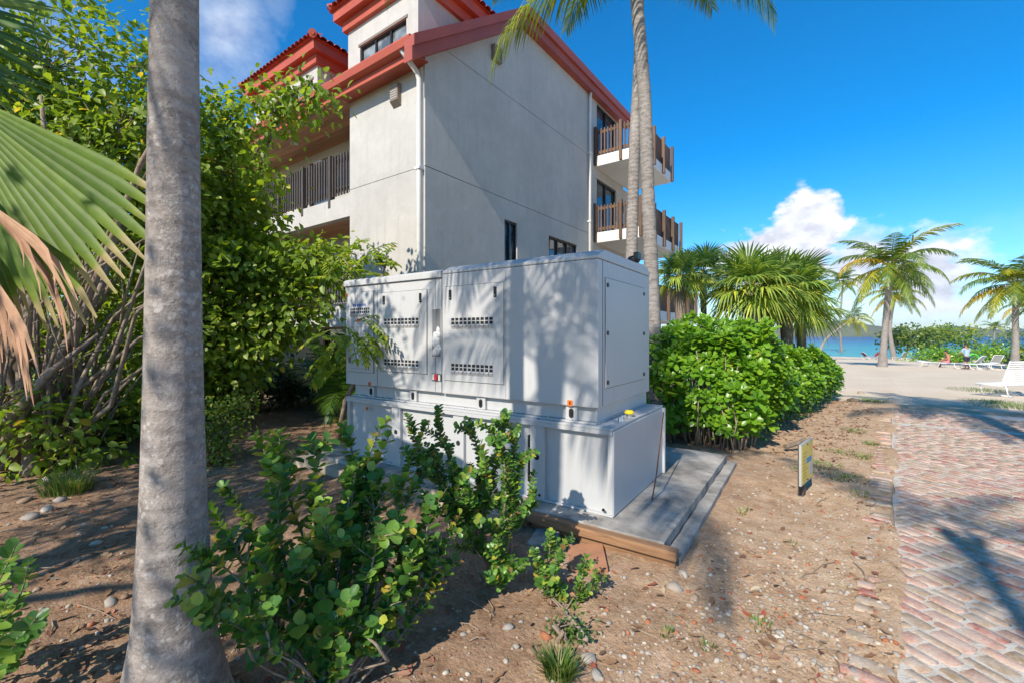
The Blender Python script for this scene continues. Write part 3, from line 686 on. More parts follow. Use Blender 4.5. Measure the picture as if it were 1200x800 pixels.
# timber soffits, plank by plank (planks run along the gallery)
for z, ys_ in ((7.345, (6.17, BACK)), (4.60, (CY + .2, BACK))):
    n = 9; w = (ys_[1] - ys_[0]) / n
    for i in range(n):
        B().box(XL + 1.5, PX0 - .006 if i > 1 or z < 5 else PX0 - .006, ys_[0] + i * w + .004, ys_[0] + (i + 1) * w - .004, z, z + .02 + .002 * (i % 2)).build('soffit_plank', M['soffit'], broot)
    B().box(XL + 1.5, PX0 - .01, ys_[0] + .01, ys_[1] - .01, z + .024, z + .05).build('soffit_backing', M['gap'], broot)
B().box(PX0 - .005, CX + .1, 6.19, CY - .004, 7.345, 7.37).build('soffit_plank', M['red'], broot)
B().disc((-13.07, 6.91, 7.344), (0, 0, -1), .11, .025, 20).build('downlight', M['white'], broot)
# exit sign over the gallery
ex = B().box(-12.80, -12.42, 7.36, 7.44, 6.62, 6.84).build('exit_sign', M['white'], broot, bevel=.008)
def lettering():
    m = B(); x = -12.75; z0, z1 = 6.665, 6.795; y0, y1 = 7.352, 7.3585
    def bar(a, b, c, d): m.box(x + a, x + b, y0, y1, z0 + c * .13, z0 + d * .13)
    bar(0, .015, 0, 1); bar(.015, .055, 0, .13); bar(.015, .05, .44, .57); bar(.015, .055, .87, 1)
    x += .08
    m.bar((x + .005, 7.355, z0), (x + .055, 7.355, z1), .006, .017, (1, 0, .4)); m.bar((x + .055, 7.355, z0), (x + .005, 7.355, z1), .006, .017, (1, 0, -.4))
    x += .085; bar(0, .016, 0, 1); x += .04; bar(0, .065, .86, 1); bar(.025, .041, 0, .86)
    m.build('exit_lettering', M['redplastic'], ex)
lettering()
# gallery railings: every slat its own
slat_me = None
def slats_y(y, x0, x1, z0, z1, step, w, mat, posts, depth=.035):
    x = x1
    while x > x0:
        o = B().box(x - w / 2, x + w / 2, y - depth / 2, y + depth / 2, z0, z1).build('railing_slat', mat, broot); x -= step
    for p in posts: B().box(p - .05, p + .05, y - .07, y + .07, z0 - .28, z1 + .02).build('railing_post', mat, broot)
for zf, right in ((5.09, PX0 - .08), (2.34, PX0 - .08)):
    slats_y(CY + .06, -15.6 if zf > 3 else -13.2, right, zf + .09, zf + 1.14, .125, .055, M['rail_grey'], [-10.62, -11.95, -13.3] if zf > 3 else [-11.3])
    B().box(-15.7, PX0 - .006, CY + .09, CY + .135, zf + .20, zf + .29).build('rail', M['rail'], broot)
    B().box(-15.7, PX0 - .006, CY + .09, CY + .135, zf + .95, zf + 1.05).build('rail', M['rail'], broot)
# roof: slope, eave fascia and gutter, rake boards, parapet trim
ro = B().prism([(6.12, 7.50), (6.12, 7.62), (10.06, 10.51), (17.6, 10.58), (17.6, 10.42), (10.1, 10.36), (6.5, 7.66)], 'x', XL, CX + .18).build('roof', M['tile'], broot)
for i in range(60):
    x = XL + .15 + i * .23
    if x > CX - .1: break
    B().tube([(x, 6.08, 7.66), (x, 10.0, 10.53)], .06, 6).build('roof_tile_rib', M['tile'], ro)
B().box(XL, CX + .19, 6.14, 6.18, 7.28, 7.52).build('eave_fascia', M['red'], broot)
B().prism([(5.99, 7.46), (6.138, 7.42), (6.138, 7.64), (5.97, 7.64), (5.95, 7.60)], 'x', XL, CX + .16).build('gutter', M['red'], broot, bevel=.008)
def rake_board(x0, x1, d0, d1, nm, mat):
    yb = 5.97
    pts = [(yb, 7.62 + .733 * (yb - 6.1) - d1), (yb, 7.62 + .733 * (yb - 6.1) - d0), (10.06, 10.52 - d0), (10.06, 10.52 - d1)]
    B().prism(pts, 'x', x0, x1).build(nm, mat, broot)
rake_board(CX + .003, CX + .30, -.06, .17, 'rake_board', M['red_rake'])
rake_board(CX + .003, CX + .24, .172, .44, 'rake_board', M['red_rake'])
B().box(CX + .003, CX + .30, 10.062, 17.68, 10.36, 10.62).build('parapet_trim', M['red_rake'], broot)
B().box(CX + .003, CX + .22, 10.062, 17.62, 10.12, 10.358).build('parapet_trim', M['red_rake'], broot)
B().box(XL, CX + .3, 17.50, 17.70, 10.2, 10.63).build('parapet_trim', M['red'], broot)
# unseen core added inside the building to block light and see-through
B().prism([(BACK + .26, -.5), (17.4, -.5), (17.4, 10.2), (10.1, 10.2), (BACK + .26, 8.3)], 'x', XL + .1, CX - .27).build('light_block_core', M['stucco_dark'], broot)
B().box(-14, CX - .21, 17.46, 21.85, -.5, 4.7).build('wall', M['stucco'], broot)
B().box(-14, CX - .22, 17.455, 19.25, 4.7, 7.5).build('wall', M['stucco'], broot)
# balconies on the seaward part of the gable
BX = -5.27; BY0 = 14.75
def balcony(zt, y1, n):
    s = B().box(CX + .002, BX, BY0, y1, zt - .37, zt).build('balcony', M['white'], broot, bevel=.01)
    z0, z1 = zt + .02, zt + .98
    # side towards the camera
    x = CX + .12
    while x < BX - .05:
        B().box(x - .022, x + .022, BY0 + .05, BY0 + .085, z0, z1).build('railing_slat', M['rail'], s); x += .125
    for p in (CX + .06, BX - .75, BX - .04): B().box(p - .05, p + .05, BY0 - .07, BY0 + .04, zt - .34, z1 + .06).build('railing_post', M['rail'], s)
    for za in (z0 + .07, z1 - .16): B().box(CX + .02, BX, BY0 + .087, BY0 + .13, za, za + .10).build('rail', M['rail'], s)
    y = BY0 + .16
    while y < y1:
        B().box(BX - .085, BX - .05, y - .045, y + .045, z0 - .02, z1).build('railing_slat', M['rail'], s); y += .12
    for i in range(n + 1):
        p = BY0 + .04 + (y1 - BY0 - .08) * i / n
        B().box(BX - .02, BX + .09, p - .05, p + .05, zt - .34, z1 + .06).build('railing_post', M['rail'], s)
    for za in (z0 + .07, z1 - .16): B().box(BX - .13, BX - .087, BY0 + .14, y1, za, za + .10).build('rail', M['rail'], s)
    # far side railing
    x = CX + .1
    while x < BX - .1:
        B().box(x - .03, x + .03, y1 - .08, y1 - .05, z0, z1).build('railing_slat', M['rail'], s); x += .16
balcony(8.06, 18.1, 3); balcony(5.3, 19.35, 4); balcony(2.52, 21.9, 5)
wl = B().box(CX + .003, CX + .16, 17.1, 17.24, 6.55, 6.9).build('wall_lamp', M['bronze'], broot, bevel=.01)
# rain pipes
def downpipe(pts, r):
    o = B().tube(pts, r, 12).build('downpipe', M['white'], broot, smooth=True)
    return o
dp = downpipe([(-7.22, 6.05, 7.50), (-7.19, 6.12, 7.40), (-7.14, 6.40, 7.16), (-7.13, 6.46, 7.02), (-7.13, 6.46, 5.2), (-7.13, 6.46, -.3)], .055)
for z in (5.14, 2.5): B().box(-7.21, -7.05, 6.39, 6.545, z - .03, z + .03).build('pipe_bracket', M['white'], dp, bevel=.004)
dp = downpipe([(CX + .10, 14.25, 10.12), (CX + .08, 14.25, 9.95), (CX + .07, 14.25, 9.0), (CX + .07, 14.25, -.3)], .05)
for z in (8.0, 5.6, 3.2): B().box(CX - .002, CX + .13, 14.18, 14.32, z - .025, z + .025).build('pipe_bracket', M['white'], dp)
B().box(CX - .13, CX - .06, CY - .03, CY - .004, -.4, 7.3).build('corner_strip', M['white'], broot)
# louvred vents
def vent(cx, cy, cz, nrm):
    if nrm == 'y':
        v = B().box(cx - .13, cx + .13, cy - .12, cy - .003, cz - .19, cz + .19).build('wall_vent', M['bronze'], broot, bevel=.01)
        B().prism([(cy - .12, cz - .19), (cy - .004, cz - .19), (cy - .004, cz - .30)], 'x', cx - .128, cx + .128).build('vent_hood', M['bronze'], v)
        for i in range(6): B().box(cx - .10, cx + .10, cy - .127, cy - .115, cz - .14 + i * .052, cz - .125 + i * .052).build('vent_slat', M['stucco'], v)
    else:
        v = B().box(cx + .003, cx + .12, cy - .16, cy + .16, cz - .19, cz + .19).build('wall_vent', M['bronze'], broot, bevel=.01)
        B().box(cx + .115, cx + .124, cy - .12, cy + .12, cz - .12, cz + .15).build('vent_grille', M['gap'], v)
        for i in range(5): B().box(cx + .122, cx + .132, cy - .12, cy + .12, cz - .11 + i * .055, cz - .095 + i * .055).build('vent_slat', M['bronze'], v)
vent(-7.92, CY, 7.0, 'y'); vent(CX, 8.94, 8.77, 'x')
# dormers
tile_v = []; 
for j, (yy, sc) in enumerate(((0, 1.0), (.36, .86))):
    for i in range(7):
        a = math.pi * i / 6; tile_v.append((-.10 * sc * math.cos(a), yy, .075 * sc * math.sin(a)))
tile_me = np_mesh('roof_tile', np.array(tile_v), [np.array([(i, i + 1, 8 + i, 7 + i) for i in range(6)]), ])
tile_me.materials.append(M['tile'])
def dormer(x0, x1, y0, z1, back, ztop, win):
    d = B().wall('y', y0, .15, x0, x1, 7.75, z1, [win]).build('dormer', M['stucco'], broot)
    B().box(x1 - .15, x1 + .001, y0 + .151, back, 7.75, z1).build('dormer_cheek', M['stucco'], d)
    B().box(x0, x0 + .15, y0 + .151, back, 7.75, z1).build('dormer_cheek', M['stucco'], d)
    B().box(x0 + .2, x1 - .2, y0 + .35, y0 + .4, 7.75, z1).build('dormer_back', M['gap'], d)
    w = B().box(win[0], win[1], y0 + .08, y0 + .10, win[2], win[3]).build('dormer_window', M['curtain'], d)
    n = 3
    for i in range(n + 1):
        a = win[0] + (win[1] - win[0] - .05) * i / n; B().box(a, a + .05, y0 + .03, y0 + .085, win[2], win[3]).build('window_frame', M['frame'], w)
    B().box(win[0] + .05, win[1] - .05, y0 + .032, y0 + .083, win[3] - .045, win[3]).build('window_frame', M['frame'], w)
    B().box(win[0] - .05, win[1] + .05, y0 - .02, y0 - .003, win[3], win[3] + .06).build('window_trim', M['bronze'], w)
    # two-step fascia all round
    for ov, a, b in ((.10, z1, z1 + .24), (.26, z1 + .242, z1 + .5)):
        B().box(x0 - ov, x1 + ov, y0 - ov, back + ov, a, b).build('dormer_fascia', M['red'], d)
    ov = .34; zb = z1 + .502; ex0, ex1, ey0, ey1 = x0 - ov, x1 + ov, y0 - ov, back + ov
    inset = min((ex1 - ex0), (ey1 - ey0)) / 2 - .05; zt = zb + inset * .48
    v = [(ex0, ey0, zb), (ex1, ey0, zb), (ex1, ey1, zb), (ex0, ey1, zb), (ex0 + inset, ey0 + inset, zt), (ex1 - inset, ey0 + inset, zt), (ex1 - inset, ey1 - inset, zt), (ex0 + inset, ey1 - inset, zt)]
    hr = B().add(v, [(0, 1, 5, 4), (1, 2, 6, 5), (2, 3, 7, 6), (3, 0, 4, 7), (4, 5, 6, 7), (3, 2, 1, 0)]).build('hip_roof', M['tile'], d)
    sl = math.atan(.48); rr = random.Random(int(x0 * 100))
    for side in (0, 1):
        rows = 4
        for r_ in range(rows):
            t = r_ * .30 * math.cos(sl)
            lo, hi = ((ex0, ex1) if side == 0 else (ey0, ey1)); u = lo + t + .10
            while u < hi - t - .05:
                o = bpy.data.objects.new('roof_tile', tile_me); COL.objects.link(o); o.parent = d
                if side == 0: p = (u, ey0 + t - .03, zb + t * .48 + .01); rz = 0
                else: p = (ex1 - t + .03, u, zb + t * .48 + .01); rz = R(90)
                o.location = (p[0] - CX, p[1] - CY, p[2]); o.rotation_euler = Matrix.Rotation(rz, 3, 'Z').to_4x4().to_3x3().to_euler()
                o.rotation_euler = (Matrix.Rotation(rz, 3, 'Z') @ Matrix.Rotation(sl + rr.uniform(-.03, .03), 3, 'X')).to_euler(); u += .205
    for a, b in (((ex1, ey0, zb), (ex1 - inset, ey0 + inset, zt)), ((ex0, ey0, zb), (ex0 + inset, ey0 + inset, zt))):
        a = Vector(a); b = Vector(b); n = int((b - a).length / .3)
        for i in range(n):
            p = a.lerp(b, i / n) + Vector((0, 0, .05)); q = a.lerp(b, (i + 1.15) / n) + Vector((0, 0, .06))
            B().tube([p, q], [.11, .085], 8).build('hip_tile', M['tile'], d)
dormer(-10.09, -7.47, 6.74, 9.35, 9.6, 10.9, (-9.59, -7.86, 8.02, 8.80))
dormer(-15.15, -11.52, 6.74, 9.05, 9.4, 10.6, (-14.6, -11.75, 7.95, 8.72))
# ================================================================== SLAB AND GENERATOR
PZ = .137
pad = empty('concrete_pad', (-.80, 3.2, 0))
tag(pad, 'low grey concrete slab with timber formwork under the white generator', 'slab')
po = (-.80, 3.2, 0)
def ragged_box(x0, x1, y0, y1, z0, z1, step=.12, j=.008, seed=1):
    """slab with chipped, uneven edges"""
    r = random.Random(seed); m = MB(po)
    nx_ = max(2, int((x1 - x0) / step)); ny_ = max(2, int((y1 - y0) / step))
    def Z(i, k): return z1 + r.uniform(-j, j) * .35
    top = {}
    for i in range(nx_ + 1):
        for k in range(ny_ + 1):
            ex = i in (0, nx_); ey = k in (0, ny_)
            top[i, k] = (x0 + (x1 - x0) * i / nx_ + (r.uniform(-j, j) if ex else 0), y0 + (y1 - y0) * k / ny_ + (r.uniform(-j, j) if ey else 0), Z(i, k) - (.004 * r.random() if ex or ey else 0))
    idx = {kk: n for n, kk in enumerate(top)}; vs = list(top.values()); fs = []
    for i in range(nx_):
        for k in range(ny_): fs.append((idx[i, k], idx[i + 1, k], idx[i + 1, k + 1], idx[i, k + 1]))
    rim = [(i, 0) for i in range(nx_)] + [(nx_, k) for k in range(ny_)] + [(i, ny_) for i in range(nx_, 0, -1)] + [(0, k) for k in range(ny_, 0, -1)]
    n0 = len(vs); vs += [(top[q][0] + r.uniform(-j, j), top[q][1] + r.uniform(-j, j), z0) for q in rim]
    for a in range(len(rim)):
        b = (a + 1) % len(rim); fs.append((idx[rim[a]], n0 + a, n0 + b, idx[rim[b]]))
    return m.add(vs, fs)
ragged_box(-5.3, -.865, 3.205, 6.02, -.1, PZ, .14, .004, seed=2).build('slab', M['concrete'], pad, bevel=.006)
ragged_box(-.862, -.755, 3.215, 6.05, -.1, .062, .14, .005, seed=3).build('slab_ledge', M['concrete'], pad, bevel=.008)
ragged_box(-5.35, -1.98, 3.03, 3.2, -.1, .095, .12, .014, seed=4).build('slab_ledge', M['concrete_tan'], pad, bevel=.008)
MB(po).box(-1.96, -.76, 3.115, 3.198, .062, .128).build('form_board', M['timber'], pad, bevel=.006)
MB(po).box(-1.94, -.775, 3.155, 3.192, -.06, .060).build('form_board', M['timber'], pad, bevel=.005)
MB(po).box(-1.985, -1.962, 3.11, 3.2, -.04, .11).build('form_stake', M['timber'], pad, bevel=.004)

GO = (-4.78, 3.40, PZ)
gen = empty('generator', GO)
tag(gen, 'white enclosed diesel generator on a box tank standing on concrete slab', 'generator')
def Gm(): return MB(GO)
def gbox(name, mat, *a, parent=None, bevel=.004, seg=2): return Gm().box(*a).build(name, mat, parent or gen, bevel=bevel, seg=seg)
X0, X1, Y0, Y1 = -4.75, -1.32, 3.40, 4.84
# fuel tank base with recessed bays
tank = gbox('fuel_tank', M['tank'], X0 + .02, X1 - .012, Y0 + .045, Y1, PZ + .012, .835)
gbox('tank_top_flange', M['tank'], X0, X1, Y0 - .012, Y1 + .01, .836, .858, parent=tank)
gbox('tank_flange_lip', M['tank'], X0, X1, Y0 - .012, Y0 - .002, .80, .8355, parent=tank, bevel=.002)
gbox('tank_foot_flange', M['tank'], X0 + .004, X1, Y0 + .003, Y0 + .044, PZ + .002, PZ + .016, parent=tank, bevel=.002)
for a, b in ((X1 - .045, X1), (-2.10, -1.96), (-3.02, -2.88), (-3.94, -3.80), (X0, X0 + .045)):
    gbox('tank_post', M['tank'], a, b, Y0 + .003, Y0 + .0445, PZ + .017, .799, parent=tank)
gbox('tank_end_plate', M['tank'], X1 - .0115, X1 + .006, Y0 + .01, Y1 - .01, PZ + .004, .832, parent=tank, bevel=.01)
gbox('tank_end_edge', M['tank'], X1 - .01, X1 + .03, Y1 - .03, Y1 + .012, PZ + .003, .834, parent=tank, bevel=.006)
for x in (-2.03, -2.95, -3.87): Gm().disc((x, Y0 + .006, .52), (0, -1, 0), .026, .006, 14).build('tank_plug', M['gap'], tank)
for x, z in ((-2.0, PZ + .05), (-1.40, PZ + .05)): Gm().disc((x, Y0 + .006, z), (0, -1, 0), .012, .01, 10).build('bolt', M['black'], tank)
gbox('tank_seam_bracket', M['gap'], -2.135, -2.122, Y0 + .02, Y0 + .044, .28, .70, parent=tank, bevel=0)
cap = Gm().tube([(-1.385, 3.98, .858), (-1.385, 3.98, .885)], .028, 14).build('filler_neck', M['steel'], tank)
Gm().tube([(-1.385, 3.98, .885), (-1.385, 3.98, .90), (-1.385, 3.98, .918)], [.042, .045, .03], 16).build('filler_cap', M['yellow'], cap, smooth=True)
for dx, dy in ((-.005, -.16), (.012, -.26)): Gm().tube([(-1.39 + dx, 3.98 + dy, .858), (-1.39 + dx, 3.98 + dy, .895)], [.018, .012], 10).build('pipe_plug', M['steel'], tank)
# skid
SX0, SX1 = -4.70, -1.50
sk = gbox('skid_beam', M['tank'], SX0, SX1, 3.485, 4.78, .876, .994)
gbox('skid_flange', M['tank'], SX0, SX1 + .02, 3.44, 4.80, .860, .874, parent=sk, bevel=.002)
gbox('skid_end', M['tank'], SX1 + .001, SX1 + .018, 3.47, 4.80, .876, .996, parent=sk, bevel=.003)
for x in (-1.713, -2.70, -3.65, -4.36):
    e = gbox('lifting_plate', M['tank'], x - .055, x + .055, 3.452, 3.484, .875, .995, parent=sk, bevel=.004)
    Gm().tube([(x, 3.4525, .915), (x, 3.449, .915)], .022, 14).build('lifting_eye', M['gap'], e)
    Gm().box(x - .022, x + .022, 3.449, 3.4525, .915, .955).build('lifting_eye', M['gap'], e)
    Gm().tube([(x, 3.4525, .955), (x, 3.449, .955)], .022, 14).build('lifting_eye', M['gap'], e)
for i in range(14):
    x = SX0 + .12 + i * .24; Gm().disc((x, 3.455, .874), (0, 0, 1), .010, .008, 8).build('bolt', M['steel'], sk)
# canopy: two housings with their lids
CYF, CYB = 3.43, 4.82
cr = gbox('canopy_housing', M['panel'], -3.194, -1.456, CYF, CYB, 1.0, 2.235, bevel=.008)
clf = gbox('canopy_housing', M['panel'], -4.815, -3.206, CYF + .002, CYB - .002, 1.003, 2.20, bevel=.008)
Gm().prism([(CYF - .004, 2.2375), (CYB + .004, 2.2375), (CYB + .004, 2.27), (CYB - .10, 2.325), (CYF + .12, 2.325), (CYF - .004, 2.265)], 'x', -3.190, -1.450).build('canopy_lid', M['panel'], cr, bevel=.006)
Gm().prism([(CYF - .022, 2.2025), (CYB, 2.2025), (CYB, 2.285), (CYF + .015, 2.285), (CYF - .022, 2.265)], 'x', -4.83, -3.198).build('canopy_lid', M['panel'], clf, bevel=.005)
# corner trims and sheet joints
for x in (-3.29, -2.385, -4.22): gbox('sheet_joint', M['gap'], x - .0012, x + .0012, CYF - .0012, CYF + .004, 1.012, 2.21, bevel=0)
gbox('sheet_joint', M['gap'], -1.4565, -1.4535, 3.520, 3.523, 1.012, 2.23, bevel=0)
def door(x0, x1, z0, z1, lv, latch):
    gbox('door_gap', M['gap'], x0 - .004, x1 + .004, CYF - .0022, CYF + .003, z0 - .004, z1 + .004, bevel=0)
    d = gbox('door', M['panel'], x0, x1, CYF - .009, CYF - .0023, z0, z1, bevel=.003)
    for (a, b, z) in lv: louvre(d, a, b, z)
    for x in latch:
        l = gbox('latch', M['black'], x - .017, x + .017, CYF - .020, CYF - .0092, z1 - .135, z1 - .035, parent=d, bevel=.012, seg=3)
        Gm().disc((x, CYF - .020, z1 - .118), (0, -1, 0), .006, .003, 10).build('latch_key', M['steel'], d)
    return d
def louvre(d, a, b, z, n=10):
    """row of pressed vents: dark slots above, sloping hoods below"""
    gbox('vent_opening', M['gap'], a, b, CYF - .0103, CYF - .0091, z - .02, z + .045, parent=d, bevel=0)
    m = Gm(); w = (b - a) / n
    for i in range(n + 1): m.box(a + i * w - w * .11, a + i * w + w * .11, CYF - .014, CYF - .0105, z - .02, z + .046)
    m.box(a, b, CYF - .0135, CYF - .0106, z + .008, z + .017)
    m.build('vent_bars', M['panel'], d)
    for i in range(n):
        x = a + i * w
        Gm().prism([(CYF - .0092, z - .022), (CYF - .028, z - .034), (CYF - .0092, z - .066)], 'x', x + w * .12, x + w * .9).build('vent_hood', M['panel'], d)
door(-4.17, -3.41, 1.19, 2.09, [(-4.09, -3.52, 1.745), (-4.09, -3.52, 1.285)], (-4.09, -3.50))
door(-3.155, -2.405, 1.14, 2.10, [(-3.06, -2.52, 1.73), (-3.06, -2.52, 1.27)], (-3.07, -2.50))
dl = door(-4.77, -4.28, 1.16, 2.12, [(-4.71, -4.34, 1.885)], ())
gbox('control_hatch_gap', M['gap'], -4.70, -4.36, CYF - .0103, CYF - .0092, 1.20, 1.70, parent=dl, bevel=0)
gbox('control_hatch', M['panel'], -4.697, -4.363, CYF - .013, CYF - .0104, 1.203, 1.697, parent=dl, bevel=.002)
for z in (1.30, 1.60):
    gbox('hinge', M['bronze'], -4.735, -4.70, CYF - .022, CYF - .0092, z - .035, z + .035, parent=dl, bevel=.003)
    gbox('hatch_lock', M['black'], -4.40, -4.375, CYF - .022, CYF - .0132, z - .02, z + .03, parent=dl, bevel=.004)
# blurred blue maker's print over the left louvre
for i in range(7): gbox('blue_lettering', M['blue_print'], -4.66 + i * .036, -4.636 + i * .036, CYF - .0105, CYF - .0092, 1.948, 1.978, parent=dl, bevel=0)
# cable recess between the doors
rc = gbox('recess_frame', M['panel'], -3.335, -3.195, CYF - .008, CYF - .0025, 1.37, 1.885, bevel=.002)
gbox('recess_back', M['greypanel'], -3.325, -3.205, CYF - .0095, CYF - .0081, 1.38, 1.875, parent=rc, bevel=0)
mbg = Gm(); r_ = random.Random(3)
for (cx, cz, rx, rz) in ((-3.27, 1.55, .05, .09), (-3.25, 1.46, .045, .06), (-3.285, 1.43, .035, .04), (-3.24, 1.62, .03, .07)):
    vs = []; fs = []; nu, nv = 12, 8
    for v_ in range(nv + 1):
        for u_ in range(nu):
            th = math.pi * v_ / nv; ph = 2 * math.pi * u_ / nu; k = 1 + r_.uniform(-.16, .16)
            vs.append((cx + rx * math.sin(th) * math.cos(ph) * k, CYF - .010 - max(0, .016 * math.sin(th) * math.sin(ph) * k), cz + rz * math.cos(th) * k))
    for v_ in range(nv):
        for u_ in range(nu): fs.append((v_ * nu + u_, v_ * nu + (u_ + 1) % nu, (v_ + 1) * nu + (u_ + 1) % nu, (v_ + 1) * nu + u_))
    mbg.add(vs, fs)
mbg.build('plastic_wrap', M['bag'], rc)
rs = gbox('stop_recess', M['greypanel'], -3.335, -3.205, CYF - .0085, CYF - .0026, 1.125, 1.205, bevel=.002)
gbox('stop_button', M['redplastic'], -3.285, -3.245, CYF - .03, CYF - .0086, 1.135, 1.20, parent=rs, bevel=.008)
gbox('stop_plate', M['white'], -3.325, -3.288, CYF - .0105, CYF - .0087, 1.135, 1.195, parent=rs, bevel=0)
gbox('stop_plate', M['white'], -3.24, -3.215, CYF - .0105, CYF - .0087, 1.13, 1.19, parent=rs, bevel=0)
# end access panel
XE = -1.456
gbox('panel_gap', M['gap'], XE - .003, XE + .0022, 3.571, 4.652, 1.146, 2.094, bevel=0)
ep = gbox('end_panel', M['panel'], XE + .0023, XE + .008, 3.575, 4.648, 1.15, 2.09, bevel=.003)
for y in (3.615, 4.605):
    for z in (1.20, 1.62, 2.03):
        Gm().disc((XE + .0081, y, z), (1, 0, 0), .019, .008, 14).build('panel_bolt', M['black'], ep)
for (x, y, z, w, h) in ((-1.713, 3.4285, 1.025, .05, .05), (-4.36, 3.4285, 1.03, .045, .045), (-4.55, 3.418, 1.78, .05, .045), (-4.80, 3.4285, 2.10, .03, .05), (-4.36, 3.395, .74, .04, .04)):
    s_ = gbox('warning_sticker', M['orange'], x - w / 2, x + w / 2, y - .0015 - .0012, y - .0012, z - h / 2, z + h / 2, bevel=0)
    gbox('sticker_mark', M['black'], x - w * .12, x + w * .12, y - .0036, y - .0028, z - h * .28, z + h * .28, parent=s_, bevel=0)
# exhaust outlet on the roof
ex_ = Gm().tube([(-1.62, 4.62, 2.30), (-1.62, 4.62, 2.36), (-1.58, 4.60, 2.395), (-1.50, 4.57, 2.40)], [.045, .045, .043, .043], 12).build('exhaust_outlet', M['black'], gen, smooth=True)
Gm().box(-1.53, -1.48, 4.52, 4.62, 2.39, 2.46).build('exhaust_flap', M['black'], ex_)

# thin rusty rod leaning on the tank end
p0 = at(764, 588, 3.95); p0.z = PZ; o = MB(p0).tube([p0, p0 + Vector((.02, .06, .2)), Vector((-1.285, 4.75, .80))], .006, 6).build('metal_rod', M['rust']); o.location = p0
tag(o, 'thin rusty rod leaning against the right end of the generator tank', 'rod')
# two old tiles lying by the formwork
for (px_, py_, w, l, rz, lab) in ((690, 652, .26, .34, .5, 'reddish flat tile lying against the timber formwork corner'), (640, 630, .2, .26, .2, 'broken grey flat tile in soil beside the formwork end')):
    p = gp(px_, py_); zt_ = float(gheight(p.x, p.y))
    o = MB().box(-w / 2, w / 2, -l / 2, l / 2, -.01, .018).build('loose_tile', M['terracotta'] if 'red' in lab else M['concrete'], bevel=.004)
    o.location = (p.x, p.y - .03, zt_ + .01); o.rotation_euler = (.06, -.08, rz); tag(o, lab, 'tile')

# ================================================================== LITTLE SIGN
sp_ = Vector((-.055, 5.33, 0)); sgn = empty('sign', sp_, -HEAD * 0)
tag(sgn, 'small yellow notice sign with blue patch on a short dark post', 'sign')
sa = R(90 - (46 - 34) - 0)                                    # board runs 12 deg right of +Y
u = Vector((math.cos(sa), math.sin(sa), 0)); nrm = Vector((u.y, -u.x, 0))
def sbox(name, mat, u0, u1, z0, z1, t0, t1, parent):
    c = [(u * a + nrm * t) for a, t in ((u0, t0), (u1, t0), (u1, t1), (u0, t1))]
    return MB().add([(p.x, p.y, z0) for p in c] + [(p.x, p.y, z1) for p in c], [(0, 3, 2, 1), (4, 5, 6, 7), (0, 1, 5, 4), (1, 2, 6, 5), (2, 3, 7, 6), (3, 0, 4, 7)]).build(name, mat, parent)
M['sign_yellow'] = flat_mat('sign_yellow', (.62, .47, .10), .6); M['sign_blue'] = flat_mat('sign_blue', (.02, .20, .42), .5); M['sign_grey'] = flat_mat('sign_grey', (.42, .42, .38), .6); M['sign_ink'] = flat_mat('sign_ink', (.32, .26, .10), .6)
sbox('post', M['rail_grey'], -.045, .045, -.15, .5, -.05, 0, sgn)
bd = sbox('board', M['sign_grey'], -.22, .22, .145, .545, .002, .022, sgn)
sbox('notice', M['sign_yellow'], -.205, .205, .16, .53, .0225, .0245, bd)
sbox('blue_patch', M['sign_blue'], -.03, .15, .335, .385, .025, .0262, bd)
sbox('grey_patch', M['sign_grey'], .06, .19, .2, .325, .025, .0258, bd)
rr = random.Random(9)
for i in range(9): sbox('faded_print', M['sign_ink'], -.17, rr.uniform(-.06, .04), .18 + i * .033, .188 + i * .033, .025, .0256, bd)
for z in (.17, .52): sbox('screw', M['black'], -.008, .008, z - .008, z + .008, .025, .030, bd)
# sawn log by the hedge foot
p = gp(922, 528); o = MB(p).tube([p + Vector((-.02, -.02, .06)), p + Vector((.12, .12, .10)), p + Vector((.22, .22, .15))], [.035, .032, .03], 10).build('cut_log', M['bark_brown'], smooth=False); o.location = p
tag(o, 'short sawn log leaning at the foot of the hedge', 'log')

# ================================================================== STONES, GRIT, LITTER (pieces of the ground)
def stone_variant(seed):
    r = random.Random(seed); t = (1 + 5 ** .5) / 2
    V = [Vector(v).normalized() for v in [(-1, t, 0), (1, t, 0), (-1, -t, 0), (1, -t, 0), (0, -1, t), (0, 1, t), (0, -1, -t), (0, 1, -t), (t, 0, -1), (t, 0, 1), (-t, 0, -1), (-t, 0, 1)]]
    F = [(0, 11, 5), (0, 5, 1), (0, 1, 7), (0, 7, 10), (0, 10, 11), (1, 5, 9), (5, 11, 4), (11, 10, 2), (10, 7, 6), (7, 1, 8), (3, 9, 4), (3, 4, 2), (3, 2, 6), (3, 6, 8), (3, 8, 9), (4, 9, 5), (2, 4, 11), (6, 2, 10), (8, 6, 7), (9, 8, 1)]
    V = [v * r.uniform(.72, 1.2) for v in V]; V = [(v.x * .5, v.y * .4, v.z * .30) for v in V]
    return np.array(V), np.array(F)
SV = [stone_variant(s) for s in range(8)]
SM = []
for v, f in SV:
    me = np_mesh('stone', v, f); me.materials.append(M['stone']); SM.append(me)
sr = random.Random(21); nst = 0
def put_stone(x, y, s):
    o = bpy.data.objects.new('stone', SM[sr.randrange(8)]); COL.objects.link(o); o.parent = ground
    o.location = (x, y, float(gheight(x, y)) + s * .05); o.scale = (s, s * sr.uniform(.7, 1.1), s * sr.uniform(.6, 1.0)); o.rotation_euler = (sr.uniform(-.25, .25), sr.uniform(-.25, .25), sr.uniform(0, 6.28))
def in_pad(x, y): return -5.4 < x < -.66 and 3.0 < y < 6.1
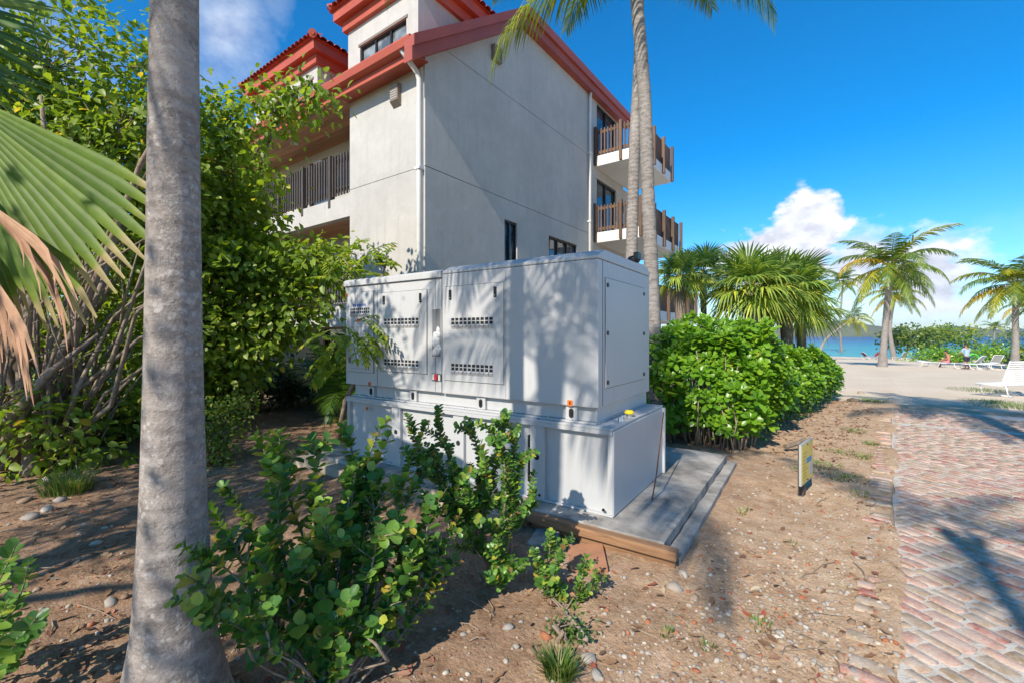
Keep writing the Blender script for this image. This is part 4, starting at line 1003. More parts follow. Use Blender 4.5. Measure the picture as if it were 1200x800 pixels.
for (px_, py_, s) in [(622, 762, .075), (596, 735, .09), (690, 770, .10), (648, 795, .07), (790, 690, .12), (800, 672, .11), (775, 715, .09), (815, 700, .07), (605, 757, .06), (640, 745, .08), (560, 640, .12), (588, 628, .09), (45, 628, .10), (55, 600, .16), (72, 588, .14), (38, 610, .15), (112, 640, .11), (125, 655, .1), (130, 706, .12), (146, 700, .1), (60, 565, .2), (90, 560, .14), (30, 590, .14), (1000, 470, .3), (1010, 462, .26), (975, 490, .12), (700, 790, .08), (845, 745, .06), (900, 760, .07), (925, 740, .06), (940, 700, .05), (870, 770, .06), (985, 770, .07), (1000, 790, .08), (960, 730, .06), (880, 650, .07), (905, 680, .05), (848, 520, .1), (862, 528, .12), (215, 640, .1)]:
    p = gp(px_, py_); put_stone(p.x, p.y, s)
for k in range(230):
    if k < 90: px_, py_ = sr.uniform(720, 1040), 800 - 330 * sr.random() ** 1.7 * .55
    elif k < 150: px_, py_ = sr.uniform(250, 720), sr.uniform(640, 800)
    elif k < 200: px_, py_ = sr.uniform(0, 150), sr.uniform(560, 800)
    else: px_, py_ = sr.uniform(860, 1030), sr.uniform(500, 640)
    p = gp(px_, py_)
    if in_pad(p.x, p.y) or p.x > float(road_edge(p.y)) - .1: continue
    put_stone(p.x, p.y, sr.uniform(.018, .055))
def scatter(name, n, tmpl, mat, fn, smin, smax, dens, lift=.0):
    V, F = tmpl; Vs, Fs, rn = [], [], []; n0 = 0; r = random.Random(sum(map(ord, name))); tries = 0
    while len(Vs) < n and tries < n * 12:
        tries += 1; x, y = fn(r)
        if in_pad(x, y) or r.random() > dens(x, y): continue
        s = smin + (smax - smin) * r.random() ** 2.5; a = r.uniform(0, 6.28); b = r.uniform(-.4, .4)
        m = np.array(Matrix.Rotation(a, 3, 'Z') @ Matrix.Rotation(b, 3, 'X') @ Matrix.Rotation(r.uniform(-.4, .4), 3, 'Y'))
        p = (V * s) @ m.T + np.array([x, y, float(gheight(x, y)) + lift * s]); Vs.append(p); Fs.append(F + n0); n0 += len(V); rn.append(np.full(len(V), r.random()))
    return tag(link(name, np_mesh(name, np.concatenate(Vs), np.concatenate(Fs), np.concatenate(rn)), mat, ground), kind='stuff')
def near_xy(r):
    d = 1.5 + 7 * r.random() ** 1.6; l = r.uniform(-1.25, .95) * d; return (FWD[0] * d + RGT[0] * l, FWD[1] * d + RGT[1] * l)
def gritd(x, y):
    e = float(road_edge(y)) - x
    if e < -.02: return 0
    return min(1, .10 + .9 * math.exp(-((e - .55) / .55) ** 2)) * (.35 + .9 * float(vnoise(x, y, 1.3, 51)))
scatter('grit', 7500, SV[0], M['pebble'], near_xy, .006, .042, gritd, .05)
LV = np.array([(0, -.5, 0), (.22, -.1, .06), (.17, .28, .05), (0, .5, .02), (-.17, .28, .08), (-.22, -.1, .03)])
LF = np.array([(0, 1, 2, 3), (0, 3, 4, 5)])
scatter('leaf_litter', 5200, (LV, LF), M['litter'], near_xy, .018, .08, lambda x, y: (0 if x > float(road_edge(y)) else (.85 if x < -1.2 else .28)) * (.2 + float(vnoise(x, y, 1.7, 61))), .15)
def hedgefoot(r): y = r.uniform(6.9, 14); return (r.uniform(-1.2, .4) + (y - 7) * .14, y)
scatter('leaf_litter', 1500, (LV, LF), M['litter'], hedgefoot, .03, .09, lambda x, y: .9 if x < float(road_edge(y)) - .1 else .0, .15)
# twigs lying about
mb = MB(); tr = random.Random(4)
for k in range(150):
    x, y = near_xy(tr)
    if in_pad(x, y) or x > float(road_edge(y)) - .1: continue
    a = tr.uniform(0, 6.28); L = tr.uniform(.06, .35); b = a + tr.uniform(-.5, .5)
    p1 = (x + L * .5 * math.cos(a), y + L * .5 * math.sin(a)); p2 = (p1[0] + L * .5 * math.cos(b), p1[1] + L * .5 * math.sin(b))
    mb.tube([(x, y, float(gheight(x, y)) + .006), (*p1, float(gheight(*p1)) + .012), (*p2, float(gheight(*p2)) + .006)], [.004, .004, .002], 4)
tag(mb.build('fallen_twigs', M['twig'], ground), kind='stuff')
# grass tufts
def tuft(cx, cy, n, h, spread, seed):
    r = random.Random(seed); V, F, rn = [], [], []
    for k in range(n):
        a = r.uniform(0, 6.28); q = spread * r.random() ** .6; x, y = cx + q * math.cos(a) * .7, cy + q * math.sin(a) * .7; z = float(gheight(x, y)) - .01
        hh = h * r.uniform(.5, 1.1); lean = r.uniform(.2, .8); b = a + r.uniform(-.6, .6); w = .003 + .0015 * r.random()
        dx, dy = math.cos(b), math.sin(b); n0 = len(V)
        for s, ww in ((0, w), (.5, w * .9), (1, .0004)):
            px_, py_ = x + dx * lean * hh * s * s, y + dy * lean * hh * s * s; zz = z + hh * (s - .25 * lean * s * s)
            V += [(px_ - dy * ww, py_ + dx * ww, zz), (px_ + dy * ww, py_ - dx * ww, zz)]
        F += [(n0, n0 + 1, n0 + 3, n0 + 2), (n0 + 2, n0 + 3, n0 + 5, n0 + 4)]; rn += [r.random()] * 6
    return V, F, rn
def tufts(lst):
    Vs, Fs, rn = [], [], []
    for i, (px_, py_, n, h, sp) in enumerate(lst):
        p = gp(px_, py_); V, F, q = tuft(p.x, p.y, n, h, sp, i); Fs += [tuple(a + len(Vs) for a in f) for f in F]; Vs += V; rn += q
    return tag(link('grass', np_mesh('grass', np.array(Vs), np.array(Fs), rn), M['grass'], ground), kind='stuff')
tufts([(655, 790, 260, .14, .09), (78, 578, 420, .24, .28), (890, 735, 40, .05, .1), (1000, 505, 120, .07, .25), (965, 545, 160, .06, .3), (990, 560, 140, .06, .3), (1010, 535, 120, .07, .22), (940, 553, 60, .06, .2), (1020, 520, 90, .06, .15), (660, 745, 90, .08, .08),
       (870, 600, 40, .05, .1), (930, 640, 20, .04, .1), (1010, 580, 60, .05, .15), (1150, 458, 700, .09, 1.2), (1190, 476, 900, .09, 1.2), (1165, 470, 500, .08, 1.0), (1020, 470, 300, .1, .5), (985, 530, 90, .06, .25), (780, 745, 30, .05, .06), (830, 760, 24, .05, .06)])
# ================================================================== PLANTS
OVATE = (np.array([(0, 0, 0), (0, .45, -.02), (0, 1, -.16), (-.25, .28, .07), (-.22, .66, .02), (.25, .28, .07), (.22, .66, .02)]),
         np.array([(0, 1, 3), (3, 1, 4), (4, 1, 2), (1, 0, 5), (1, 5, 6), (1, 6, 2)]))
OBOV = (np.array([(0, 0, 0), (0, .55, .06), (0, 1, -.04), (-.08, .25, .05), (-.23, .72, .07), (.08, .25, .05), (.23, .72, .07), (-.14, .95, 0), (.14, .95, 0)]),
        np.array([(0, 1, 3), (3, 1, 4), (4, 1, 7), (7, 1, 2), (1, 0, 5), (1, 5, 6), (1, 6, 8), (1, 8, 2)]))
LANCE = (np.array([(0, 0, 0), (0, .5, -.02), (0, 1, -.18), (-.12, .35, .03), (-.10, .7, .0), (.12, .35, .03), (.10, .7, .0)]), OVATE[1])
def round_leaf(seed):
    r = random.Random(seed); n = 9; V = [(0, .5, -.05)]; wd = (.84, .93, 1.0, .90)[seed % 4]
    for i in range(n):
        a = 2 * math.pi * (i + .5) / n - math.pi / 2; k = 1 + r.uniform(-.06, .06)
        V.append((wd * .5 * math.cos(a) * k * (1 + .12 * math.sin(a)), .5 + .5 * math.sin(a) * k, .02 + .10 * abs(math.cos(a)) ** 1.5 - (.10 if math.sin(a) > .8 else 0)))
    return np.array(V), np.array([(0, 1 + i, 1 + (i + 1) % n) for i in range(n)])
ROUNDV = [round_leaf(s) for s in range(4)]
def unit(a): return a / np.maximum(1e-9, np.linalg.norm(a, axis=-1, keepdims=True))
def leaf_frames(y, n):
    Y = unit(y); X = unit(np.cross(Y, n)); Z = np.cross(X, Y); return X, Y, Z
def leaf_cloud(name, tmpl, pos, ydir, nrm, scale, mat, parent=None, off=(0, 0, 0), rnd=None, wid=1.0, kind='stuff', smooth=True):
    V, F = tmpl; N = len(pos); X, Y, Z = leaf_frames(ydir, nrm)
    P = pos[:, None, :] - np.array(off)[None, None, :] + scale[:, None, None] * (V[None, :, 0:1] * wid * X[:, None, :] + V[None, :, 1:2] * Y[:, None, :] + V[None, :, 2:3] * Z[:, None, :])
    Fa = (F[None] + (np.arange(N) * len(V))[:, None, None]).reshape(-1, F.shape[1])
    rnd = rng.random(N) if rnd is None else rnd
    o = link(name, np_mesh(name, P.reshape(-1, 3), Fa, np.repeat(rnd, len(V))), mat, parent, smooth)
    if kind: tag(o, kind=kind)
    return o
def ell_points(c, r, n, shell=.5):
    d = unit(rng.normal(size=(n, 3))); q = (shell ** 3 + (1 - shell ** 3) * rng.random(n)) ** (1 / 3.)
    wob = .78 + .45 * vnoise(d[:, 0] * 2 + c[0], d[:, 1] * 2 + d[:, 2] * 3, 1.3, 17)
    return np.array(c)[None] + d * (q * wob)[:, None] * np.array(r)[None], d
def tree(name, label, cat, base, trunks, ells, leaf, tmpl, lmat, bmat, clump=.28, per=24, droop=.5, group=None, seed=1, twigs=.5, limb_r=.05, wid=1.0):
    """trunks: list of (points, radii); ells: (centre, radii, number of leaf clumps)"""
    global rng
    rng = np.random.default_rng(seed); rr = random.Random(seed)
    root = empty(name, base); tag(root, label, cat, group); b = tuple(base)
    mb = MB(b)
    for pts, rad in trunks: mb.tube(pts, rad, 9)
    tips = [Vector(t[0][-1]) for t in trunks]
    mids = [Vector(p) for t in trunks for p in t[0][len(t[0]) // 2:]]
    mb2 = MB(b); PP, YY_, NN, SS, RN = [], [], [], [], []
    for c, r, n in ells:
        c = Vector(c); near = min(mids, key=lambda p: (p - c).length)
        bend = near.lerp(c, .55) + Vector((rr.uniform(-.2, .2), rr.uniform(-.2, .2), rr.uniform(-.15, .1))) * max(r)
        mb2.tube([near, bend, c], [limb_r, limb_r * .7, limb_r * .45], 7)
        cp, od = ell_points(c, r, n)
        for k in range(n):
            q = Vector(cp[k])
            if rr.random() < twigs:
                m_ = bend.lerp(c, rr.random()); mid = m_.lerp(q, .5) + Vector((rr.uniform(-1, 1), rr.uniform(-1, 1), rr.uniform(-.5, 1))) * .12 * max(r)
                mb2.tube([m_, mid, q], [limb_r * .32, limb_r * .22, .004], 5)
        m = per
        g = rng.normal(size=(n, m, 3)) * clump * np.array([1, 1, .75])
        pos = cp[:, None] + g
        dirn = unit(rng.normal(size=(n, m, 3)) * .75 + unit(g) * .6 + od[:, None] * .35 + np.array([0, 0, -droop]))
        nr = unit(rng.normal(size=(n, m, 3)) * .42 + od[:, None] * .3 + np.array([0, 0, .5]) + np.array(SUN_DIR) * .7)
        PP.append(pos.reshape(-1, 3)); YY_.append(dirn.reshape(-1, 3)); NN.append(nr.reshape(-1, 3))
        SS.append(leaf * (.6 + .6 * rng.random(n * m))); tone = np.repeat(rng.random(n), m) * .45 + rng.random(n * m) * .55
        RN.append(np.where(rng.random(n * m) < .012, 1.0, tone * .96))
    mb.build('trunk', bmat, root, True); tag(mb2.build('branches', bmat, root, True), kind='stuff')
    leaf_cloud('crown', tmpl, np.concatenate(PP), np.concatenate(YY_), np.concatenate(NN), np.concatenate(SS), lmat, root, b, np.concatenate(RN), wid)
    return root
def V3(*a): return Vector(a)

# ---------------- palm fronds
def frond_mesh(L, e0, droop, nl, ll, lw, seed, hang=.55, t0=.16):
    r = np.random.default_rng(seed); nseg = 14; P = [np.zeros(3)]; T = []
    for i in range(nseg):
        t = i / nseg; e = e0 - droop * t ** 1.25; d = np.array([math.cos(e), 0, math.sin(e)]); T.append(d); P.append(P[-1] + d * L / nseg)
    P = np.array(P); T.append(T[-1]); T = np.array(T); tt = np.linspace(0, 1, nseg + 1)
    V, F, rn = [], [], []
    # rachis
    for i in range(nseg + 1):
        w = L * .011 * (1 - .85 * tt[i]); up = np.array([-T[i][2], 0, T[i][0]])
        for a in (0, 120, 240): V.append(P[i] + w * (math.cos(R(a)) * np.array([0, 1, 0]) + math.sin(R(a)) * up)); rn.append(.93)
    for i in range(nseg):
        for k in range(3): F.append((i * 3 + k, i * 3 + (k + 1) % 3, (i + 1) * 3 + (k + 1) % 3, (i + 1) * 3 + k))
    for s in (-1, 1):
        for j in range(nl):
            t = t0 + (1 - t0) * (j + r.random() * .5) / nl
            p = np.array([np.interp(t, tt, P[:, k]) for k in range(3)]); tg = unit(np.array([np.interp(t, tt, T[:, k]) for k in range(3)]))
            up = np.array([-tg[2], 0, tg[0]]); fwd = .35 + 1.15 * t ** 2 + r.normal() * .06
            d = unit(s * np.array([0, 1, 0]) + tg * fwd + up * (.25 + r.normal() * .08)); l = ll * (.45 + .75 * math.sin(math.pi * min(1, .15 + t * .80))) * (1 - .35 * t ** 3) * r.uniform(.85, 1.08)
            w = lw * r.uniform(.8, 1.15); n0 = len(V); q = r.random(); hg = hang * r.uniform(.75, 1.3)
            pt = p.copy(); dd = d.copy()
            for kk, ww in ((0, .5), (1, 1.0), (2, .75), (3, .08)):
                V += [pt - tg * w * ww * .5, pt + tg * w * ww * .5]; rn += [q * .9, q * .9]
                dd = unit(dd + np.array([0, 0, -1]) * hg * .55); pt = pt + dd * l / 3
            F += [(n0 + 2 * k, n0 + 2 * k + 1, n0 + 2 * k + 3, n0 + 2 * k + 2) for k in range(3)]
    me = np_mesh('frond', np.array(V), np.array(F), rn); me.materials.append(M['frond']); return me
FROND = [frond_mesh(3.0, R(e), R(dr), 62, .68, .042, 100 + i, hg) for i, (e, dr, hg) in enumerate([(80, 50, .35), (66, 75, .45), (50, 95, .55), (34, 105, .6), (16, 100, .7), (-4, 80, .8), (-28, 50, .85), (58, 130, .6)])]
FROND_LO = [frond_mesh(3.0, R(e), R(dr), 36, .72, .075, 200 + i, hg) for i, (e, dr, hg) in enumerate([(80, 50, .35), (66, 75, .45), (50, 95, .55), (34, 105, .6), (16, 100, .7), (-4, 80, .8), (-28, 50, .85), (58, 130, .6)])]
def put_frond(root, base, top, k, az, sc, tint, lib):
    o = bpy.data.objects.new('frond', lib[k]); COL.objects.link(o); o.parent = root; o.location = top - base
    o.rotation_euler = (0, 0, az); o.scale = (sc,) * 3; o.color = (*tint, 1); return o
GREEN = (1, 1, 1); YEL = (2.2, 1.55, .7); OLD = (3.0, 1.5, .6)
def palm(name, label, base, pts, rad, crown, group=None, bark='bark_ring', nuts=0, lib=None, sc=1.0, seed=1, rings=.03, nring=9, hide_low=False):
    rr = random.Random(seed); root = empty(name, base); tag(root, label, 'palm tree', group); base = Vector(base)
    # trunk: dense rings along a smooth path
    P = [Vector(p) for p in pts]; N = max(20, int(sum((P[i + 1] - P[i]).length for i in range(len(P) - 1)) / .07)); N = min(N, 170)
    path, rads = [], []
    for i in range(N + 1):
        t = i / N * (len(P) - 1); k = min(int(t), len(P) - 2); f = t - k
        p0, p1, p2, p3 = P[max(k - 1, 0)], P[k], P[k + 1], P[min(k + 2, len(P) - 1)]
        q = .5 * ((2 * p1) + (p2 - p0) * f + (2 * p0 - 5 * p1 + 4 * p2 - p3) * f * f + (3 * p1 - p0 - 3 * p2 + p3) * f ** 3)
        path.append(q); rads.append((rad[k] * (1 - f) + rad[k + 1] * f) * (1 + rings * ((i % 2) - .5) + rr.uniform(-.25, .25) * rings))
    MB(base).tube([p - Vector((0, 0, .15)) if i == 0 else p for i, p in enumerate(path)], rads, 22 if rings < .02 else 14).build('trunk', M[bark], root, True)
    top = P[-1]
    lib = lib or FROND_LO
    for (k, az, s, tint) in crown: put_frond(root, base, top, k, az, s * sc, tint, lib)
    if nuts:
        for i in range(nuts):
            a = rr.uniform(0, 6.28); c = top + Vector((math.cos(a) * .24 * sc, math.sin(a) * .24 * sc, rr.uniform(-.42, -.1) * sc)); rN = .13 * sc
            m = MB(base); m.tube([c + Vector((0, 0, z * rN)) for z in (-1, -.8, -.3, .3, .8, 1)], [rN * q for q in (.15, .6, .92, .92, .6, .1)], 8); m.build('coconut', M['coconut'], root, True)
    # leaf bases
    m = MB(base)
    for i in range(10):
        a = i * 2.4; d = Vector((math.cos(a), math.sin(a), 1.1)); m.tube([top + Vector((0, 0, -.35 * sc)) + Vector((d.x, d.y, 0)) * rad[-1] * .7, top + d * .18 * sc], [.05 * sc, .03 * sc], 5)
    m.build('leaf_bases', M['bark_fibre'], root)
    return root
def crown_std(n, seed, low=6, yel=.2, s0=.85, s1=1.1, az0=0):
    r = random.Random(seed); out = []
    for i in range(n):
        k = min(low, int((i / n) ** .85 * (low + 1))); k = max(k, 1) if i else 0; az = az0 + i * 2.39996 + r.uniform(-.2, .2)
        t = GREEN if r.random() > yel * (.3 + 1.5 * i / n) else (YEL if r.random() < .75 else OLD); out.append((k, az, r.uniform(s0, s1) * (.75 if k == 0 else 1), t))
    return out

# 1. smooth grey palm right in front of the camera
d0 = 1.86; pb = at(204, 393, d0); pb.z = 0
pt = [V3(pb.x, pb.y, 0), V3(pb.x, pb.y, .12), V3(pb.x, pb.y, .4), V3(pb.x, pb.y, .95), V3(pb.x, pb.y, 1.7), V3(pb.x + .01, pb.y, 3.0), V3(pb.x + .02, pb.y + .02, 4.75)]
palm('palm_tree', 'thick smooth grey palm trunk filling the left foreground', pb, pt, [.235, .198, .143, .114, .098, .083, .072],
     [(k, az, s, GREEN) for k, az, s in [(0, .3, .6), (1, 1.2, .6), (1, 3.2, .6), (2, 2.1, .62), (2, 4.3, .62), (3, 5.4, .6), (3, 0.9, .6), (4, 1.8, .6), (4, 3.6, .62), (4, .1, .6), (2, 5.9, .6)]],
     bark='bark_grey', lib=FROND, rings=.006, seed=3)
# 2. ringed coconut palm behind the generator
b2 = at(768, 393, 7.0); b2.z = 0
def c_(px_, py_, d): return at(px_, py_, d)
palm('palm_tree', 'tall rough ringed palm trunk rising behind the right end of the generator', b2,
     [b2, c_(766, 390, 7), c_(759, 220, 7), c_(755, 110, 7), c_(746, 0, 7), c_(743, -42, 7)], [.14, .113, .102, .099, .094, .088],
     [(5, R(34 + 178), 1.02, (1.5, 1.25, .8)), (2, R(34 + 150), 1.0, GREEN), (2, R(34 + 110), .9, GREEN), (4, R(34 - 3), .9, GREEN), (3, R(34 - 60), 1, GREEN), (3, R(34 - 110), 1, GREEN), (2, R(34 + 40), 1, GREEN), (1, R(34 + 200), .9, GREEN), (1, R(34 + 80), .9, GREEN), (0, 0, .8, GREEN), (2, R(34 - 150), 1, GREEN)],
     bark='bark_ring', lib=FROND, rings=.07, seed=5, nuts=0)
b3 = at(737, 393, 8.1); b3.z = 0
palm('palm_tree', 'slender smooth palm trunk just left of the tall ringed palm', b3,
     [b3, c_(740, 300, 8.1), c_(744, 160, 7.9), c_(748, 60, 7.8), c_(754, -170, 7.6)], [.13, .105, .095, .075, .07],
     [(k, i * 2.4, .8, GREEN) for i, k in enumerate([1, 2, 1, 2, 3, 2, 3, 1, 0, 3])], bark='bark_grey', lib=FROND, rings=.02, seed=6)
# 3. palms standing behind and beside the viewpoint: their shadows cross slab, soil, road and sand
def std_palm(x, y, h, label, seed, sc=1.0, r=.16, n=17, lib=None):
    z = float(terr(y)); return palm('palm_tree', label, (x, y, z), [V3(x, y, z), V3(x + .03, y, z + h * .3), V3(x - .05, y + .05, z + h * .7), V3(x, y, z + h)], [r * 1.5, r, r * .9, r * .8], crown_std(n, seed, 5, .15), lib=lib or FROND, sc=sc, seed=seed, rings=.05)
std_palm(-1.78, -2.1, 5.6, 'palm standing behind the viewpoint whose trunk shades the generator', 21, .78, n=8)
std_palm(1.15, -2.4, 5.6, 'palm standing behind the viewpoint whose crown shades the brick edge', 22, .72, n=4, r=.06)
std_palm(3.0, 3.6, 7.6, 'palm standing right of the view whose shadow lies on the sand', 23, .95)
# 4. palms on the beach
BG = 'coconut palms on the beach'
def beach_palm(px_, pyb, path, label, seed, sc, r, n=18, nuts=6, yel=.25, low=6, az0=0):
    b = gp(px_, pyb); d = b.x * FWD[0] + b.y * FWD[1]
    pts = [b] + [at(a, c, d) for a, c in path]
    n += 3; sc *= 1.12; return palm('palm_tree', label, b, pts, [r * 1.6] + [r * (1 - .25 * i / len(path)) for i in range(len(path))], crown_std(n, seed, low, yel, az0=az0), BG, nuts=nuts, sc=sc, seed=seed, rings=.05)
beach_palm(1034, 430, [(1036, 400), (1040, 350), (1044, 314)], 'tall coconut palm with orange nuts, largest one standing in the sand', 31, 1.28, .2, 22, 9)
beach_palm(1048, 421, [(1043, 390), (1045, 365), (1050, 345)], 'shorter coconut palm just behind the largest beach palm', 32, 1.25, .22, 16, 4, .5)
beach_palm(987, 416, [(985, 395), (985, 370), (988, 330)], 'coconut palm with thin trunk beside the far end of the hedge', 33, 1.35, .2, 16, 3, .3)
beach_palm(958, 421, [(966, 400), (983, 385), (1000, 374)], 'low leaning coconut palm behind the hedge end', 34, .8, .13, 9, 0, .6)
beach_palm(1189, 432, [(1190, 400), (1190, 370), (1191, 335)], 'coconut palm at the right edge of the beach view', 35, 1.15, .19, 22, 7, .3)
beach_palm(1165, 417, [(1165, 405), (1165, 395), (1166, 384)], 'small young coconut palm with orange outer fronds by the shore bushes', 36, .95, .22, 11, 0, .9, 5)
beach_palm(1216, 424, [(1214, 400), (1212, 380), (1210, 360)], 'palm with hanging fronds partly cut off by the right picture edge', 37, 1.2, .2, 16, 0, .3)

# ---------------- fan palms
def fan_mesh(Lp, Rl, e0, nseg, spread, seed, hang, lw=1.0):
    r = np.random.default_rng(seed); V, F, rn = [], [], []
    ax = np.array([math.cos(e0), 0, math.sin(e0)]); n = np.array([-math.sin(e0), 0, math.cos(e0)]); Yv = np.array([0, 1.0, 0])
    hub = ax * Lp - np.array([0, 0, .06 * Lp])
    for i, p in enumerate((np.zeros(3), hub * .5 + n * .02, hub)):
        w = .018 - .004 * i
        for a in (0, 120, 240): V.append(p + w * (math.cos(R(a)) * Yv + math.sin(R(a)) * n)); rn.append(.95)
    for i in range(2):
        for k in range(3): F.append((i * 3 + k, i * 3 + (k + 1) % 3, (i + 1) * 3 + (k + 1) % 3, (i + 1) * 3 + k))
    dth = 2 * spread / nseg
    for j in range(nseg):
        th = -spread + dth * (j + .5) + r.normal() * dth * .12
        d = math.cos(th) * ax + math.sin(th) * Yv; side = -math.sin(th) * ax + math.cos(th) * Yv
        l = Rl * (1 - .30 * (abs(th) / math.pi) ** 1.5) * r.uniform(.88, 1.05); q = r.random() * .9; n0 = len(V)
        cup = n * .22 * l * abs(math.sin(th)) ** 2; hg = hang * r.uniform(.6, 1.5)
        for s in (.04, .30, .58, .80, 1.0):
            w = l * s * math.tan(dth / 2) * 1.02 if s < .5 else (l * .52 * math.tan(dth / 2) * max(.04, (1.06 - s) / .5))
            p = hub + d * l * s * (1 - .12 * s * hg) + cup * s + np.array([0, 0, -1]) * hg * l * max(0, s - .35) ** 1.9
            V += [p - side * w * lw, p + n * w * .55, p + side * w * lw]; rn += [q] * 3
        for k in range(4):
            a = n0 + 3 * k; F += [(a, a + 1, a + 4, a + 3), (a + 1, a + 2, a + 5, a + 4)]
    me = np_mesh('fan_leaf', np.array(V), np.array(F), rn); me.materials.append(M['fan']); return me
FAN = [fan_mesh(.55, .95, R(e), 34, R(125), 300 + i, hg) for i, (e, hg) in enumerate([(75, .15), (52, .35), (32, .55), (12, .75), (-8, .95), (-32, 1.0)])]
def fan_palm(label, px_, d, pyc, sc, n, seed, tr=.10, group='fan palms behind the hedge'):
    b = onground(px_, d); top = at(px_, pyc, d); rr = random.Random(seed)
    root = empty('fan_palm', b); tag(root, label, 'palm tree', group)
    MB(b).tube([b - V3(0, 0, .1), b.lerp(top, .5) + V3(.03, 0, 0), b.lerp(top, .82), top], [tr * 1.2, tr, tr * 1.05, tr * .8], 12).build('trunk', M['bark_brown'], root, True)
    m = MB(b)
    for i in range(46):                                     # fibrous leaf boots under the crown
        a = rr.uniform(0, 6.28); z = rr.uniform(-.55, -.05) * sc; p = top + V3(math.cos(a) * tr * .9, math.sin(a) * tr * .9, z); m.tube([p, p + V3(math.cos(a) * .12, math.sin(a) * .12, rr.uniform(.0, .14) - .05) * sc], [.02 * sc, .008], 4)
    m.build('leaf_boots', M['bark_fibre'], root)
    for i in range(n):
        k = min(5, int((i / n) ** .8 * 6)); o = bpy.data.objects.new('fan_leaf', FAN[k]); COL.objects.link(o); o.parent = root; o.location = top - b
        o.rotation_euler = (rr.uniform(-.1, .1), rr.uniform(-.1, .1), i * 2.39996 + rr.uniform(-.25, .25)); s = sc * rr.uniform(.85, 1.12) * (.8 if k == 0 else 1); o.scale = (s, s, s)
        t = rr.uniform(1.05, 1.55); o.color = ((t * 1.05, t, t * .85, 1) if k < 4 else (t * 1.5, t * 1.2, t * .8, 1))
    return root
fan_palm('fan palm in front of the lowest balcony beside the ringed palm', 797, 10.2, 322, .56, 20, 41, .12)
fan_palm('slim fan palm between the lowest balcony and the big fan palms', 824, 12.5, 318, .70, 18, 42, .08)
fan_palm('big fan palm, left one of the pair rising over the hedge', 880, 10.0, 336, .86, 28, 43, .13)
fan_palm('big fan palm, right one of the pair rising over the hedge', 921, 10.6, 344, .92, 30, 44, .13)
fan_palm('low fan palm with drooping leaves at the seaward side of the pair', 938, 12.6, 358, .82, 18, 45, .12)

# near fan palm at the left edge: one green leaf, dead leaves hanging below
fb = at(-190, 393, 2.45); fb.z = 0
fp = empty('fan_palm', fb); tag(fp, 'fan palm at left edge with broad green leaf and brown dead leaves', 'palm tree')
ftop = V3(fb.x, fb.y, 3.1)
MB(fb).tube([fb - V3(0, 0, .1), V3(fb.x, fb.y, 1.0), V3(fb.x + .02, fb.y, 2.2), ftop], [.20, .15, .15, .13], 12).build('trunk', M['bark_fibre'], fp, True)
cr_ = Vector((RGT[0], RGT[1], 0)); cf_ = Vector((FWD[0], FWD[1], 0)); cu_ = Vector((0, 0, 1))
def big_fan(name, hub, f0, f1, n, Rl, mat, seed, lift, hang, tip=0.0, lens=None, split=.62, bend=0):
    """pleated blade facing the path; segments from angle f0 to f1 below the horizontal"""
    r = random.Random(seed); V, F, rn = [], [], []; dth = (f1 - f0) / n
    for j in range(n):
        th = f0 + dth * (j + .5); t = (j + .5) / n; l = Rl * (lens(t) if lens else 1) * r.uniform(.94, 1.05)
        d = cr_ * math.cos(th) - cu_ * math.sin(th) + cf_ * (lift * (t - .4)); side = cr_ * math.sin(th) + cu_ * math.cos(th); q = r.random() * .85; n0 = len(V); hg = hang * r.uniform(.5, 1.5); bd = bend * r.uniform(.3, 1.6)
        sgn_ = 1 if j % 2 else -1
        for s in (.03, .2, split * .55, split * .8, split, split + (1 - split) * .55, 1.0):
            w = l * s * math.tan(dth / 2) * 1.04 if s <= split else l * split * math.tan(dth / 2) * 1.0 * max(.05, (1.03 - s) / (1.03 - split)) ** .8
            p = hub + d * (l * s) - cu_ * (hg * l * max(0, s - split + .1) ** 1.6) - cf_ * (.10 * l * s * math.sin(t * 3.1)) - cf_ * bd * l * max(0, s - .5) ** 2
            e = cf_ * (w * .38); V += [p + side * w + e * .5, p - e, p - side * w + e * .5]
            rn += [min(1, q * .8 + (tip if s > .9 else 0))] * 3
        for k in range(6):
            a = n0 + 3 * k; F += [(a, a + 1, a + 4, a + 3), (a + 1, a + 2, a + 5, a + 4)]
    me = np_mesh(name, np.array([v - fb for v in map(Vector, V)]), np.array(F), rn); return link(name, me, mat, fp)
hub = at(-72, 96, 2.35)
gl = big_fan('fan_leaf', hub, R(24), R(96), 25, 1.46, M['fan_big'], 1, .30, .10, .9, lambda t: 1.06 - .30 * max(0, t - .45) + .06 * math.sin(t * 9), .78)
gl.color = (1, 1, 1, 1)
MB(fb).tube([ftop, ftop.lerp(hub, .5) + V3(0, 0, .12), hub], [.022, .018, .012], 6).build('petiole', M['petiole'], fp)
h2 = at(-62, 120, 2.55); g2 = big_fan('fan_leaf', h2, R(32), R(80), 16, 1.05, M['fan_big'], 2, -.2, .35, .8, None, .6); g2.color = (.9, .95, .9, 1)
for i, (hx, hy, a0, a1, n, Rl, bend) in enumerate([(-30, 226, 30, 60, 11, .84, .4), (-30, 290, 46, 78, 11, .78, .25), (-35, 255, 56, 88, 10, .76, .2)]):
    hd = at(hx, hy, 2.2 + .05 * i); big_fan('dead_leaf', hd, R(a0), R(a1), n, Rl, M['fan_dead'], 5 + i, .5, .5, .3, lambda t: .85 + .2 * math.sin(t * 12), .72, bend)
    MB(fb).tube([ftop + V3(0, 0, -.2), ftop.lerp(hd, .6) + V3(0, 0, .1), hd], [.02, .016, .012], 6).build('petiole', M['fan_dead'], fp)
